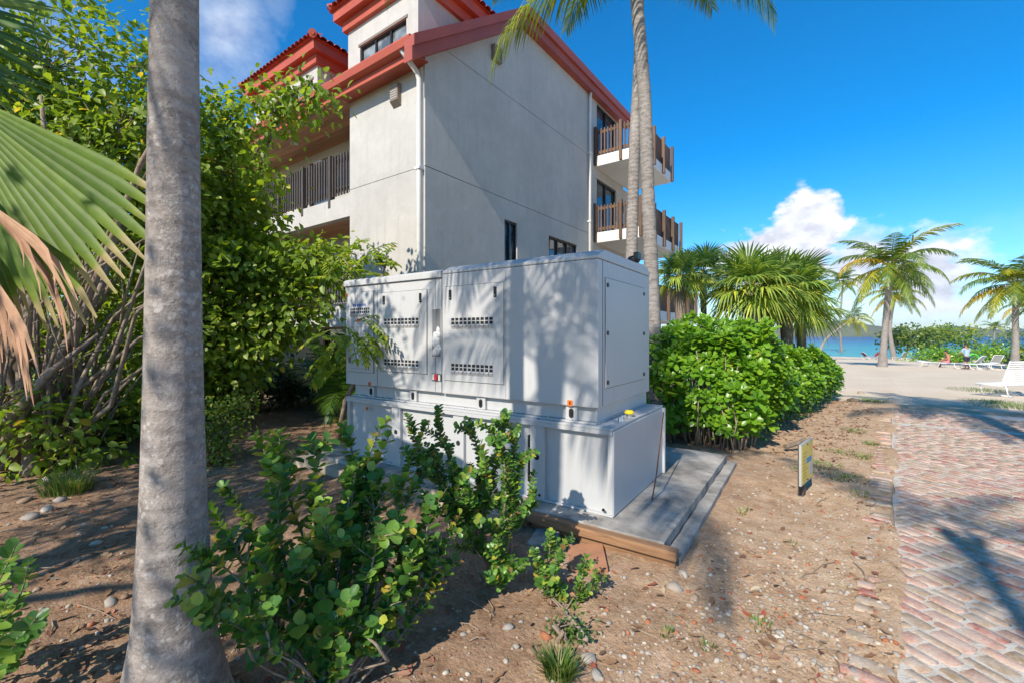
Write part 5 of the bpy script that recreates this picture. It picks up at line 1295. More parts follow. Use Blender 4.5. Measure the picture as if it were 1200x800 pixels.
for i in range(9):
    o = bpy.data.objects.new('fan_leaf', FAN[(i * 2) % 4]); COL.objects.link(o); o.parent = fp; o.location = ftop - fb; o.rotation_euler = (0, 0, R(34 + 125) + i * .24); o.scale = (1.1,) * 3; o.color = (.8, .9, .8, 1)

# ---------------- broadleaf trees at the left
def E(px_, py_, d, rpx, rpy, n, rd=1.0): s = d / FPX; return (at(px_, py_, d), (rpx * s * rd, rpx * s, rpy * s), n)
bA = onground(20, 5.4)
stems = []; rs_ = random.Random(8)
for i in range(64):
    a = bA + V3(rs_.uniform(-.8, .8), rs_.uniform(-.6, .6), 0); tpx = rs_.uniform(-120, 235); tpy = rs_.uniform(60, 400); td = rs_.uniform(4.9, 6.8)
    e = at(tpx, tpy, td); m1 = a.lerp(e, .35) + V3(rs_.uniform(-.35, .35), rs_.uniform(-.35, .35), rs_.uniform(-.1, .35)); m2 = a.lerp(e, .7) + V3(rs_.uniform(-.3, .3), rs_.uniform(-.3, .3), rs_.uniform(.0, .35))
    r0 = rs_.uniform(.012, .035) if i > 12 else rs_.uniform(.05, .09); stems.append(([a, m1, m2, e], [r0, r0 * .8, r0 * .55, r0 * .25]))
for i in range(60):                                        # tangle of dry side stems
    a = at(rs_.uniform(-40, 90), rs_.uniform(330, 570), rs_.uniform(4.9, 5.6)); L = rs_.uniform(.5, 1.3); dr = V3(rs_.uniform(-.2, 1), rs_.uniform(-.5, .5), rs_.uniform(.2, 1)).normalized()
    e = a + dr * L; stems.append(([a, a.lerp(e, .5) + V3(rs_.uniform(-.15, .15), rs_.uniform(-.15, .15), rs_.uniform(-.05, .12)), e], [.012, .009, .004]))
tree('broadleaf_tree', 'sprawling many-stemmed leafy tree behind the grey palm trunk at left', 'tree', bA, stems,
     [E(60, 70, 6.3, 115, 90, 150), E(145, 178, 6.2, 75, 72, 110), E(60, 190, 6.4, 90, 70, 90), E(190, 250, 6.6, 55, 80, 80), E(130, 300, 6.6, 70, 45, 50), E(10, 130, 6.0, 80, 90, 70), E(200, 390, 6.6, 50, 70, 70), E(110, 380, 6.6, 50, 40, 26), E(150, 470, 6.4, 60, 26, 26), E(60, 500, 5.2, 45, 36, 26), E(-80, 120, 6, 100, 120, 90), E(90, 540, 5.2, 28, 14, 10)],
     .125, OVATE, M['leaf_tree'], M['twig'], .20, 23, .45, seed=51, twigs=.4, limb_r=.03, wid=1.15)
bB = onground(255, 8.2)
tree('broadleaf_tree', 'bright green leafy tree growing in front of the gallery balconies', 'tree', bB,
     [([bB, at(258, 420, 8.2), at(270, 330, 8.3), at(276, 220, 8.2), at(330, 128, 7.0)], [.10, .08, .06, .035, .012]), ([bB + V3(.2, 0, 0), at(290, 430, 8.0), at(330, 340, 8.0), at(380, 300, 7.9)], [.07, .05, .04, .02]), ([bB + V3(-.2, .1, 0), at(225, 420, 8.0), at(200, 300, 8.0)], [.07, .05, .03])],
     [E(256, 200, 8.0, 42, 66, 90), E(276, 265, 7.8, 42, 48, 80), E(268, 140, 7.8, 28, 26, 22), E(312, 132, 7.0, 24, 15, 12), E(345, 118, 6.9, 22, 10, 8), E(376, 112, 6.8, 16, 8, 5), E(318, 318, 7.6, 60, 36, 80), E(262, 330, 7.6, 56, 56, 100), E(380, 308, 7.4, 40, 20, 24), E(290, 390, 7.4, 52, 38, 60), E(250, 430, 7.2, 40, 40, 50), E(336, 365, 7.4, 48, 26, 34), E(305, 200, 7.2, 18, 20, 10), E(225, 280, 8, 36, 90, 70)],
     .135, OVATE, M['leaf_tree_b'], M['bark_brown'], .20, 24, .55, seed=52, twigs=.5, limb_r=.03, wid=1.15)
bC = onground(60, 11.5)
tree('broadleaf_tree', 'dense tree closing the view far behind the left tangle of stems', 'tree', bC, [([bC, at(70, 400, 11.5), at(90, 300, 11.5)], [.16, .12, .07]), ([bC, at(20, 380, 11.5), at(-20, 300, 11.5)], [.12, .1, .05])],
     [E(60, 330, 11.5, 90, 70, 120), E(150, 330, 11.5, 70, 70, 100), E(-30, 340, 11.5, 80, 80, 80), E(60, 430, 11.0, 100, 45, 120), E(160, 420, 11, 70, 50, 90), E(100, 230, 12, 90, 70, 70), E(210, 330, 11.5, 40, 80, 60), E(-40, 450, 10.5, 70, 40, 50)],
     .17, OVATE, M['leaf_tree'], M['bark_brown'], .3, 28, .4, seed=54, wid=1.2)
# tree behind the viewpoint: dappled shade over soil, shrubs and the generator's left end
bS = V3(-4.2, -4.2, 0)
tree('broadleaf_tree', 'shade tree standing behind the viewpoint over the bare soil', 'tree', bS, [([bS, bS + V3(.1, .1, 1.5), bS + V3(.1, .4, 3.2)], [.16, .13, .1])],
     [((-4.55, -1.55, 5.05), (.85, .9, .9), 60), ((-4.9, -3.4, 4.6), (1.7, 1.4, .9), 120), ((-2.45, -3.9, 4.5), (.55, .8, .6), 18), ((-6.6, -3.2, 5), (1.4, 1.4, 1), 70)],
     .10, OVATE, M['leaf_tree'], M['bark_brown'], .2, 26, .4, seed=53)
# young tree with feather leaves by the generator's left end
def feather(o_pos, dirv, L, n, leaf, PP, YY_, NN, SS, mb, droop=.6, rr=random):
    d = Vector(dirv).normalized(); p = Vector(o_pos); sd = d.cross(Vector((0, 0, 1))); sd = sd.normalized() if sd.length > .01 else Vector((1, 0, 0)); pts = [p.copy()]
    for i in range(n):
        d = (d + Vector((0, 0, -droop / n))).normalized(); p = p + d * L / n; pts.append(p.copy())
        for s in (-1, 1):
            PP.append(tuple(p)); YY_.append(tuple(sd * s * .9 + d * .55 + Vector((rr.uniform(-.1, .1), rr.uniform(-.1, .1), -.25)))); NN.append((rr.uniform(-.2, .2), rr.uniform(-.2, .2), 1)); SS.append(leaf * rr.uniform(.8, 1.15) * (1 - .35 * abs(i / n - .45)))
    PP.append(tuple(p)); YY_.append(tuple(d)); NN.append((0, 0, 1)); SS.append(leaf); mb.tube(pts, [.006] * len(pts), 4)
rr = random.Random(61)
bs_ = onground(396, 6.7); sap = empty('young_tree', bs_); tag(sap, 'young tree with feathery compound leaves at the left end of the generator', 'tree')
mb = MB(bs_); P1 = [bs_, at(405, 470, 6.6), at(425, 425, 6.4), at(432, 380, 6.3), at(455, 300, 6.2)]
mb.tube(P1, [.045, .038, .03, .024, .012], 8); mb.tube([at(418, 440, 6.45), at(440, 400, 6.0), at(447, 385, 5.7)], [.025, .018, .01], 7); mb.tube([at(432, 380, 6.3), at(422, 330, 6.4), at(400, 300, 6.5)], [.02, .014, .008], 6)
PP, YY_, NN, SS = [], [], [], []
mbt = MB(bs_)
for k in range(46):
    t = rr.random()
    if k < 13: o_ = at(rr.uniform(395, 432), rr.uniform(372, 400), rr.uniform(4.9, 5.25)); dv = cr_ * rr.uniform(.1, 1) + cu_ * rr.uniform(-.6, .2) - cf_ * rr.uniform(-.2, .6); lf = .095
    elif k < 26: o_ = at(rr.uniform(365, 430), rr.uniform(380, 420), rr.uniform(5.6, 6.4)); dv = cr_ * rr.uniform(-1, .8) + cu_ * rr.uniform(-.6, .1) - cf_ * rr.uniform(-.3, .6); lf = .12
    else: o_ = at(rr.uniform(385, 448), rr.uniform(285, 330), rr.uniform(5.8, 6.6)); dv = cr_ * rr.uniform(-.8, 1) + cu_ * rr.uniform(-.2, .9) + cf_ * rr.uniform(-.6, .6); lf = .12
    feather(o_, dv, rr.uniform(.3, .5), 7, lf, PP, YY_, NN, SS, mbt, .7, rr)
mb.build('trunk', M['twig'], sap, True); tag(mbt.build('leaf_stalks', M['petiole'], sap), kind='stuff')
leaf_cloud('foliage', OVATE, np.array(PP), np.array(YY_), np.array(NN), np.array(SS), M['leaf_tree_b'], sap, tuple(bs_), wid=1.0)

# ---------------- dark growth under the trees
def shrub(name, label, base, ells, leaf, tmpl, lmat, per=20, clump=.12, seed=1, wid=1.0, group=None, cat='shrub', droop=.1, nst=8):
    rr = random.Random(seed); st = []
    for i in range(nst):
        c, r, n = ells[i % len(ells)]; e = Vector(c) + V3(rr.uniform(-1, 1) * r[0], rr.uniform(-1, 1) * r[1], rr.uniform(-.3, .8) * r[2]) * .7
        a = Vector(base) + V3(rr.uniform(-.12, .12), rr.uniform(-.12, .12), 0); st.append(([a - V3(0, 0, .05), a.lerp(e, .5) + V3(rr.uniform(-.1, .1), rr.uniform(-.1, .1), .05), e], [.018, .013, .006]))
    return tree(name, label, cat, base, st, ells, leaf, tmpl, lmat, M['twig'], clump, per, droop, group, seed, .35, .012, wid)
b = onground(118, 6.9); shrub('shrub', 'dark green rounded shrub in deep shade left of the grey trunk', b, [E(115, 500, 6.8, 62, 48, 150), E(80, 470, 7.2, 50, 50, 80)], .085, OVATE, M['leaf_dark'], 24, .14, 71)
b = onground(258, 5.6); shrub('shrub', 'low yellowing shrub just right of the grey palm trunk', b, [E(255, 500, 5.6, 24, 26, 50), E(266, 480, 5.7, 22, 16, 24), E(245, 535, 5.4, 20, 18, 22)], .055, OVATE, M['leaf_shrub_y'], 18, .09, 72)
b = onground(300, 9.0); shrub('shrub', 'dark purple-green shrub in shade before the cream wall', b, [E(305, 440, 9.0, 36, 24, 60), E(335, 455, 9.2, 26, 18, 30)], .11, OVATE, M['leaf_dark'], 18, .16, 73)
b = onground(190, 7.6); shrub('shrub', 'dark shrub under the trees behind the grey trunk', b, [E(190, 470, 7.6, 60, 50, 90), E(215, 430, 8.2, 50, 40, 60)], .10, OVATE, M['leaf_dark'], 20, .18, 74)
def clump_palm(label, px_, d, n, sc, seed, lean=0):
    b = onground(px_, d); rr = random.Random(seed); root = empty('clump_palm', b); tag(root, label, 'palm', 'feather palms under the trees')
    for i in range(n):
        a = rr.uniform(0, 6.28); o = bpy.data.objects.new('frond', FROND_LO[rr.choice([0, 1, 1, 7, 2])]); COL.objects.link(o); o.parent = root; o.location = (math.cos(a) * .12, math.sin(a) * .12, .15); o.rotation_euler = (0, 0, a); o.scale = (sc * rr.uniform(.7, 1.1),) * 3; o.color = (.45, .62, .6, 1)
    m = MB(b)
    for i in range(5): a = i * 1.3; m.tube([b + V3(math.cos(a) * .1, math.sin(a) * .1, -.05), b + V3(math.cos(a) * .16, math.sin(a) * .16, .9)], [.04, .025], 7)
    m.build('stems', M['bark_brown'], root, True)
clump_palm('dark feather palm at the foot of the bright leafy tree', 262, 8.8, 12, .52, 81)
clump_palm('dark feather palm in front of the cream ground floor wall', 335, 9.4, 11, .62, 82)
clump_palm('dark feather palm beside the generator left end', 405, 8.2, 12, .62, 83)
# small fan-leaved seedling
b = onground(425, 7.4)
root = empty('fan_palm', b); tag(root, 'small yellowish fan palm seedling low beside the generator', 'palm tree')
for i in range(6):
    o = bpy.data.objects.new('fan_leaf', FAN[i % 3 + 1]); COL.objects.link(o); o.parent = root; o.rotation_euler = (0, 0, i * 1.05); o.scale = (.45,) * 3; o.color = (1.6, 1.4, .8, 1)

# ---------------- round-leaved bushes in the foreground
ROUND_ME = []
for v, f in ROUNDV:
    me = np_mesh('leaf', v, f); me.materials.append(M['leaf_round_obj']); me.polygons.foreach_set('use_smooth', [True] * len(f)); ROUND_ME.append(me)
def round_bush(name, label, base, tips, leaf, seed, nobj, side=3, gap=.5, group=None, sr_=.012, twig_len=.2, lean=None, dead=None, big=1.0, low=.35):
    tips = [(a_, b_, c_ * big) for a_, b_, c_ in tips]
    rr = random.Random(seed); base = Vector(base); root = empty(name, base); tag(root, label, 'bush', group); mb = MB(base); L = []
    def run(a, b, r0, cover, sz):
        a = Vector(a); b = Vector(b); n = 8; bow = V3(rr.uniform(-1, 1), rr.uniform(-1, 1), rr.uniform(0, 1)) * (b - a).length * .10; pts = [a.lerp(b, i / n) + bow * math.sin(math.pi * i / n) for i in range(n + 1)]
        mb.tube(pts, [r0 * (1 - .7 * i / n) for i in range(n + 1)], 6); ln = (b - a).length; step = sz * gap; s = ln * (1 - cover); k = rr.randrange(2)
        while s < ln:
            t = s / ln; i = min(n - 1, int(t * n)); p = pts[i].lerp(pts[i + 1], t * n - i); d = (pts[i + 1] - pts[i]).normalized(); x, y, _ = frame_from(d)
            for sg in (0, math.pi):
                if rr.random() < .06: continue
                an = (k % 2) * math.pi / 2 + sg + rr.uniform(-.35, .35); rad = x * math.cos(an) + y * math.sin(an)
                open_ = 1.0 if t < .9 else .8
                dirn = (rad * open_ + d * rr.uniform(.25, .7) + V3(0, 0, rr.uniform(0, .35))).normalized(); nr = (d * 1.0 - rad * .35 + V3(0, 0, .45) + SUN_DIR * .75 + V3(rr.uniform(-.25, .25), rr.uniform(-.25, .25), 0)).normalized()
                L.append((p + rad * r0 * .3, dirn, nr, sz * rr.uniform(.7, 1.12) * (1 if t < .93 else .75)))
            k += 1; s += step * rr.uniform(.8, 1.25)
        return pts
    for (tp, r0, sz) in tips:
        tp = Vector(tp); b0 = base + V3(rr.uniform(-.06, .06), rr.uniform(-.06, .06), -.03)
        mid = b0.lerp(tp, .5) + V3(rr.uniform(-.08, .08), rr.uniform(-.08, .08), -.04)
        p1 = run(b0, mid, r0, low, sz); p2 = run(mid, tp, r0 * .7, .95, sz)
        for q in range(side):
            s0 = p2[rr.randrange(1, 8)]; dv = (tp - mid).normalized() * .6 + V3(rr.uniform(-1, 1), rr.uniform(-1, 1), rr.uniform(-.2, 1)).normalized()
            run(s0, s0 + dv.normalized() * twig_len * rr.uniform(.6, 1.2), r0 * .4, .92, sz * rr.uniform(.75, 1.05))
    mb.build('stems', M['twig'], root, True)
    if dead:
        m2 = MB(base)
        for a_, b_ in dead: m2.tube([a_, Vector(a_).lerp(Vector(b_), .5) + V3(0, 0, .02), b_], [.009, .007, .004], 5)
        m2.build('dry_branches', M['twig'], root, True)
    L.sort(key=lambda e: (e[0] - Vector((0, 0, EYE))).length - 3.0 * e[3])
    for k, (p, d, n, s) in enumerate(L[:nobj]):
        X = d.cross(n).normalized(); Z = X.cross(d).normalized(); o = bpy.data.objects.new('leaf', ROUND_ME[k % 4]); COL.objects.link(o); o.parent = root
        q = p - base; o.matrix_basis = Matrix(((X.x * s, d.x * s, Z.x * s, q.x), (X.y * s, d.y * s, Z.y * s, q.y), (X.z * s, d.z * s, Z.z * s, q.z), (0, 0, 0, 1)))
    R_ = L[nobj:]
    if R_:
        g = np.array([[*p, *d, *n, s] for p, d, n, s in R_]); rn = np.random.default_rng(seed).random(len(R_)) ** 1.15
        leaf_cloud('foliage', ROUNDV[0], g[:, 0:3], g[:, 3:6], g[:, 6:9], g[:, 9], M['leaf_round'], root, tuple(base), rn)
    return root
def tp(px_, py_, d, r0=.012, sz=.05): return (at(px_, py_, d), r0, sz)
b1 = gp(385, 812)
round_bush('round_leaf_bush', 'big bush of thick round leaves in the foreground beside grey trunk', b1,
           [tp(*a) for a in [(300, 512, 2.5), (328, 505, 2.45), (372, 520, 2.35), (400, 498, 2.6, .012, .055), (455, 512, 2.6), (245, 590, 2.3, .01, .036), (262, 572, 2.35, .01, .036), (215, 672, 1.62, .009, .036), (236, 712, 1.60, .009, .036), (228, 640, 1.66, .009, .034), (300, 655, 1.9, .011, .06), (330, 560, 2.2), (418, 545, 2.4), (470, 560, 2.45), (505, 590, 2.5), (385, 615, 2.05), (445, 610, 2.2), (345, 735, 1.95, .01, .05), (430, 735, 2.0, .01, .042), (415, 690, 2.0, .01, .042), (515, 640, 2.4), (478, 680, 2.2), (270, 640, 2.0), (410, 580, 2.25), (485, 530, 2.6, .01, .036), (360, 660, 2.0), (440, 560, 2.5), (370, 575, 2.4), (330, 690, 1.95), (470, 620, 2.3), (390, 760, 1.95), (505, 540, 2.6, .01, .038), (525, 570, 2.6, .01, .036), (455, 490, 2.65, .01, .04), (540, 600, 2.6, .009, .034), (490, 640, 2.3), (530, 660, 2.45, .009, .036)]], .05, 91, 300, 4, .42, twig_len=.13, big=1.45, low=.08,
           dead=[(b1 + V3(0, 0, .05), at(310, 760, 1.95)), (b1 + V3(0, 0, .03), at(455, 775, 2.0)), (at(455, 775, 2.0), at(425, 742, 2.0)), (at(350, 800, 2.0), at(318, 765, 1.95))])
b2_ = gp(578, 678)
round_bush('round_leaf_bush', 'taller thin-stemmed bush of small round leaves before the generator', b2_,
           [tp(*a) for a in [(478, 486, 2.75, .012, .03), (515, 474, 2.8, .012, .03), (548, 490, 2.85, .012, .03), (575, 500, 2.85, .012, .032), (592, 482, 2.9, .012, .032), (608, 498, 2.9, .012, .03), (612, 530, 2.85, .01, .032), (566, 530, 2.8, .01, .034), (530, 540, 2.7, .01, .034), (500, 520, 2.7, .01, .03), (594, 560, 2.8, .01, .034), (560, 590, 2.75, .01, .036), (545, 620, 2.7, .01, .036), (625, 572, 2.85, .008, .03), (585, 610, 2.8, .01, .034), (520, 580, 2.65, .01, .036), (590, 655, 2.7, .008, .034), (600, 670, 2.65, .006, .034)]], .03, 92, 220, 7, .36, twig_len=.15, big=1.4, low=.03)
b3_ = gp(655, 705)
round_bush('round_leaf_bush', 'small low bush of round leaves by the timber formwork', b3_,
           [tp(*a) for a in [(622, 648, 2.75, .007, .03), (645, 622, 2.8, .007, .03), (664, 630, 2.8, .007, .03), (688, 650, 2.8, .007, .03), (710, 676, 2.75, .006, .03), (690, 690, 2.7, .006, .03), (660, 690, 2.7, .006, .032), (640, 672, 2.7, .007, .032), (630, 660, 2.7, .007, .03)]], .03, 93, 160, 4, .40, twig_len=.07, big=1.35)
b4_ = at(-60, 393, 2.0); b4_.z = 0
round_bush('round_leaf_bush', 'bush with round leaves reaching in from the left edge', b4_,
           [tp(*a) for a in [(20, 636, 1.95, .009, .058), (34, 655, 1.95, .009, .058), (12, 700, 1.9, .009, .06), (44, 722, 1.85, .009, .06), (22, 745, 1.85, .009, .058), (-20, 690, 1.95, .009, .06), (-50, 640, 2.0, .01, .06)]], .058, 94, 110, 0, .5, twig_len=.08)
b5_ = gp(668, 745)
shrub('weed', 'small patch of low green weeds in front of the little bush', b5_, [(b5_ + V3(0, 0, .05), (.10, .08, .04), 14), (b5_ + V3(.06, -.03, .03), (.08, .06, .03), 8)], .022, OVATE, M['leaf_hedge_low'], 9, .03, 95, cat='weed', nst=5)

# ---------------- hedge between generator and beach
rng = np.random.default_rng(77)
hb = Vector((-1.2, 9.5, 0)); hedge = empty('hedge', hb); tag(hedge, 'long bright green glossy-leaved hedge between generator and beach', 'hedge')
def hx(y): return -.62 + (y - 7.2) * .185
def hh(y): return 1.74 - np.clip(y - 7.2, 0, 20) * .085
def hedge_pts(n, shell=1.0):
    out, nor = [], []
    while len(out) < n:
        kind = rng.random(); y = 6.9 + 7.9 * rng.random() ** 1.15
        if kind < .40:                                       # top
            u = rng.random() ** 1.3; x = hx(y) - .15 - 2.6 * u; z = hh(y) * (1 - .10 * (1 - u) ** 3) ; nn = (.25 * (1 - u), 0, 1)
        elif kind < .80:                                     # side towards the road
            v = rng.random() ** .8; z = hh(y) * (.12 + .85 * v); x = hx(y) + .10 * math.sin(v * 3.1) - .28 * v ** 3 - .25 * (1 - v) ** 2; nn = (1, -.2, .35 + .5 * v ** 2)
        else:                                                # end towards the camera
            v = rng.random() ** .8; x = -3.4 + 2.9 * rng.random(); y = 6.75 + .3 * rng.random() - .1 * math.sin(v * 3) + .3 * v ** 3 + .35 * max(0, x + 1.3) ** 2; z = hh(y) * (.14 + .84 * v); nn = (.1, -1, .35 + .5 * v ** 2)
        b_ = (float(vnoise(x * 1.0 + z, y + z * .7, 1.6, 71)) - .5) * .72 + (float(vnoise(x + z * 2, y, 4.5, 72)) - .5) * .18
        nn = np.array(nn) / np.linalg.norm(nn); p = np.array([x, y, z]) + nn * (b_ - .08 - .22 * (1 - shell) * rng.random())
        if p[2] < .06: continue
        out.append(p); nor.append(nn)
    return np.array(out), np.array(nor)
def rosettes(name, P, Nn, leaf, per, tmpl, mat, parent, off, wid=1.0):
    n = len(P); ax = unit(Nn * .7 + np.array([0, 0, .4]) + np.array(SUN_DIR) * .4 + rng.normal(size=(n, 3)) * .35)
    t = np.where(np.abs(ax[:, 2:3]) < .9, np.array([[0, 0, 1.0]]), np.array([[1.0, 0, 0]])); x = unit(np.cross(ax, t)); y = np.cross(ax, x)
    ang = np.arange(per)[None] * 2.39996 + rng.random((n, 1)) * 6.28; rad = x[:, None] * np.cos(ang)[..., None] + y[:, None] * np.sin(ang)[..., None]
    al = np.linspace(R(25), R(95), per)[None] + rng.normal(size=(n, per)) * .12
    d = ax[:, None] * np.cos(al)[..., None] + rad * np.sin(al)[..., None]; nr = ax[:, None] * np.sin(al)[..., None] - rad * np.cos(al)[..., None]
    s = leaf * (.75 + .5 * rng.random((n, 1))) * (.6 + .4 * np.linspace(0, 1, per)[None]) * (.9 + .2 * rng.random((n, per)))
    pos = P[:, None] - ax[:, None] * (np.linspace(0, .07, per)[None, :, None]) + 0 * d
    tone = np.repeat(rng.random((n, 1)), per, 1) * .5 + rng.random((n, per)) * .45; tone = np.where(rng.random((n, per)) < .01, 1, tone)
    return leaf_cloud(name, tmpl, pos.reshape(-1, 3), d.reshape(-1, 3), nr.reshape(-1, 3), s.reshape(-1), mat, parent, off, tone.reshape(-1), wid)
P_, N_ = hedge_pts(2900); rosettes('foliage', P_, N_, .15, 11, OBOV, M['leaf_hedge'], hedge, tuple(hb))
P_, N_ = hedge_pts(1500, 0.0); rosettes('inner_foliage', P_ - N_ * .12, N_, .10, 8, OBOV, M['leaf_hedge'], hedge, tuple(hb))
mb = MB(hb); rr = random.Random(12)
for k in range(330):
    y = 6.85 + 7.6 * rr.random() ** 1.2; x = float(hx(y)) - .15 - (rr.random() ** 1.5) * 2.4
    if k < 90: y = 6.8 + rr.random() * .5; x = rr.uniform(-3, -.7)
    h = float(hh(y)) * (rr.uniform(.5, .8) if k >= 90 else rr.uniform(.25, .5)); x -= .2 if k >= 90 else 0; a = rr.uniform(0, 6.28); mb.tube([(x, y, -.05), (x + .08 * math.cos(a), y + .08 * math.sin(a), h * .5), (x + .2 * math.cos(a), y + .2 * math.sin(a), h)], [.014, .011, .006], 5)
mb.build('stems', M['twig'], hedge, True)
# small dark leaves low along the hedge foot
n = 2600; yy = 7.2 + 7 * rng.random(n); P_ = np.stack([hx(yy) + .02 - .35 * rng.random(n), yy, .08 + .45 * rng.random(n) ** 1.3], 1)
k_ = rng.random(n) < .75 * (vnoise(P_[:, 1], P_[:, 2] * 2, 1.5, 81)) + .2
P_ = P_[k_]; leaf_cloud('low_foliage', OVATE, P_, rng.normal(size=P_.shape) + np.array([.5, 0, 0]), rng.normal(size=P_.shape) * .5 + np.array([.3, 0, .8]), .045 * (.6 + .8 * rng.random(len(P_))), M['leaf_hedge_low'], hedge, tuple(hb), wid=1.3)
# ================================================================== SHORE PLANTS
def shore(name, label, px_, pyb, ells, leaf, mat, n, seed, cat='bush', tm=OVATE, group=None):
    b = gp(px_, pyb); d = b.x * FWD[0] + b.y * FWD[1]
    return shrub(name, label, b, [E(a, c, d * q, rx, ry, m) for a, c, rx, ry, m, q in ells], leaf, tm, mat, n, leaf * 1.3, seed, 1.5, group, cat, .1, 7)
shore('sea_grape', 'dark sea grape bush with spreading stems behind the largest beach palm', 1074, 420, [(1062, 393, 20, 10, 40, 1), (1080, 398, 20, 10, 36, 1), (1050, 398, 14, 12, 26, 1), (1090, 400, 14, 9, 20, 1)], .42, M['leaf_grape'], 14, 101)
shore('sea_grape', 'yellow-green sea grape bush in the middle of the shore', 1112, 419, [(1105, 390, 20, 8, 40, 1), (1122, 393, 20, 9, 40, 1), (1095, 396, 16, 9, 26, 1), (1112, 403, 24, 8, 34, 1)], .42, M['leaf_shrub_y'], 14, 102)
shore('shore_bush', 'dark bushes around the small young palm at right', 1178, 418, [(1148, 402, 14, 8, 26, 1), (1182, 398, 16, 14, 40, 1), (1160, 408, 12, 7, 20, 1), (1200, 400, 16, 14, 30, 1)], .40, M['leaf_grape'], 14, 103)
shore('shore_bush', 'low bright green bush behind the seated person', 1092, 424, [(1090, 418, 22, 5, 60, 1), (1112, 416, 14, 6, 36, 1), (1100, 414, 14, 5, 30, 1), (1128, 417, 8, 6, 20, 1)], .28, M['leaf_hedge'], 12, 104, tm=OBOV)
shore('shore_bush', 'low bright green bush behind the empty loungers', 1160, 426, [(1158, 415, 12, 6, 40, 1), (1174, 416, 12, 6, 40, 1)], .28, M['leaf_hedge'], 12, 105, tm=OBOV)
shore('shore_bush', 'colourful bush at the foot of the right edge palm', 1200, 432, [(1199, 420, 9, 9, 40, 1)], .22, M['leaf_shrub_y'], 12, 106)
# ================================================================== BEACH CHAIRS
def lounger(label, pos, rz, back=55, strap=M['white_plastic'], towel=None, sling=None, sc=1.0, legs=True, group='sun loungers on the beach'):
    """local +X from the foot end to the head end"""
    root = empty('sun_lounger', pos, rz); root.scale = (sc,) * 3; tag(root, label, 'sun lounger', group)
    W_ = .31; H_ = .36; hinge = 1.22; bl = .78; a = R(back)
    fr = MB()
    for s in (-1, 1):
        fr.tube([(0, s * W_, H_), (.05, s * W_, H_ + .01), (hinge, s * W_, H_), (1.85, s * W_, H_)], .018, 8)
    fr.tube([(0, -W_, H_), (0, W_, H_)], .018, 8); fr.tube([(1.85, -W_, H_), (1.85, W_, H_)], .018, 8); fr.build('frame', M['white_plastic'], root, True)
    for x0 in (.18, 1.35):
        for s in (-1, 1):
            MB().tube([(x0, s * W_, H_), (x0 + .10, s * W_, .10), (x0 + .16, s * W_, .02), (x0 + .34, s * W_, .015)], .016, 8).build('leg', M['white_plastic'], root, True)
        MB().tube([(x0 + .34, -W_, .015), (x0 + .34, W_, .015)], .016, 8).build('foot_rail', M['white_plastic'], root, True)
    bf = MB()
    e = Vector((math.cos(a) * bl, 0, math.sin(a) * bl)); h0 = Vector((hinge, 0, H_))
    for s in (-1, 1): bf.tube([h0 + V3(0, s * W_, 0), h0 + e * .5 + V3(0, s * W_, 0), h0 + e + V3(0, s * W_, 0)], .017, 8)
    bf.tube([h0 + e + V3(0, -W_, 0), h0 + e + V3(0, W_, 0)], .017, 8); bf.build('backrest_frame', M['white_plastic'], root, True)
    if sling:
        MB().box(.02, hinge, -W_ + .02, W_ - .02, H_ + .012, H_ + .022).build('seat_sling', sling, root)
        n_ = Vector((-math.sin(a), 0, math.cos(a))); q = MB(); v = []
        for t in (0.02, .98):
            for s in (-1, 1):
                for k in (.012, .024): v.append(h0 + e * t + V3(0, s * (W_ - .02), 0) + n_ * k)
        q.add(v, [(0, 2, 3, 1), (4, 5, 7, 6), (0, 1, 5, 4), (2, 6, 7, 3), (1, 3, 7, 5), (0, 4, 6, 2)]); q.build('back_sling', sling, root)
    else:
        for i in range(17):
            x = .05 + i * .070; MB().box(x - .018, x + .018, -W_ - .02, W_ + .02, H_ + .014, H_ + .022).build('strap', strap, root)
        for i in range(11):
            c = h0 + e * (.06 + i * .088); d_ = e.normalized() * .019; q = MB(); n_ = Vector((-math.sin(a), 0, math.cos(a)))
            v = []
            for sg in (-1, 1):
                for s in (-1, 1):
                    for k in (.014, .022): v.append(c + d_ * sg + V3(0, s * (W_ + .02), 0) + n_ * k)
            q.add(v, [(0, 2, 3, 1), (4, 5, 7, 6), (0, 1, 5, 4), (2, 6, 7, 3), (1, 3, 7, 5), (0, 4, 6, 2)]); q.build('strap', strap, root)
    return root
RA = math.atan2(RGT[1], RGT[0])
p = gp(1158, 464)
near = lounger('white strapped sun lounger cut off at the right picture edge', p, RA + R(14), 62, sc=.92)
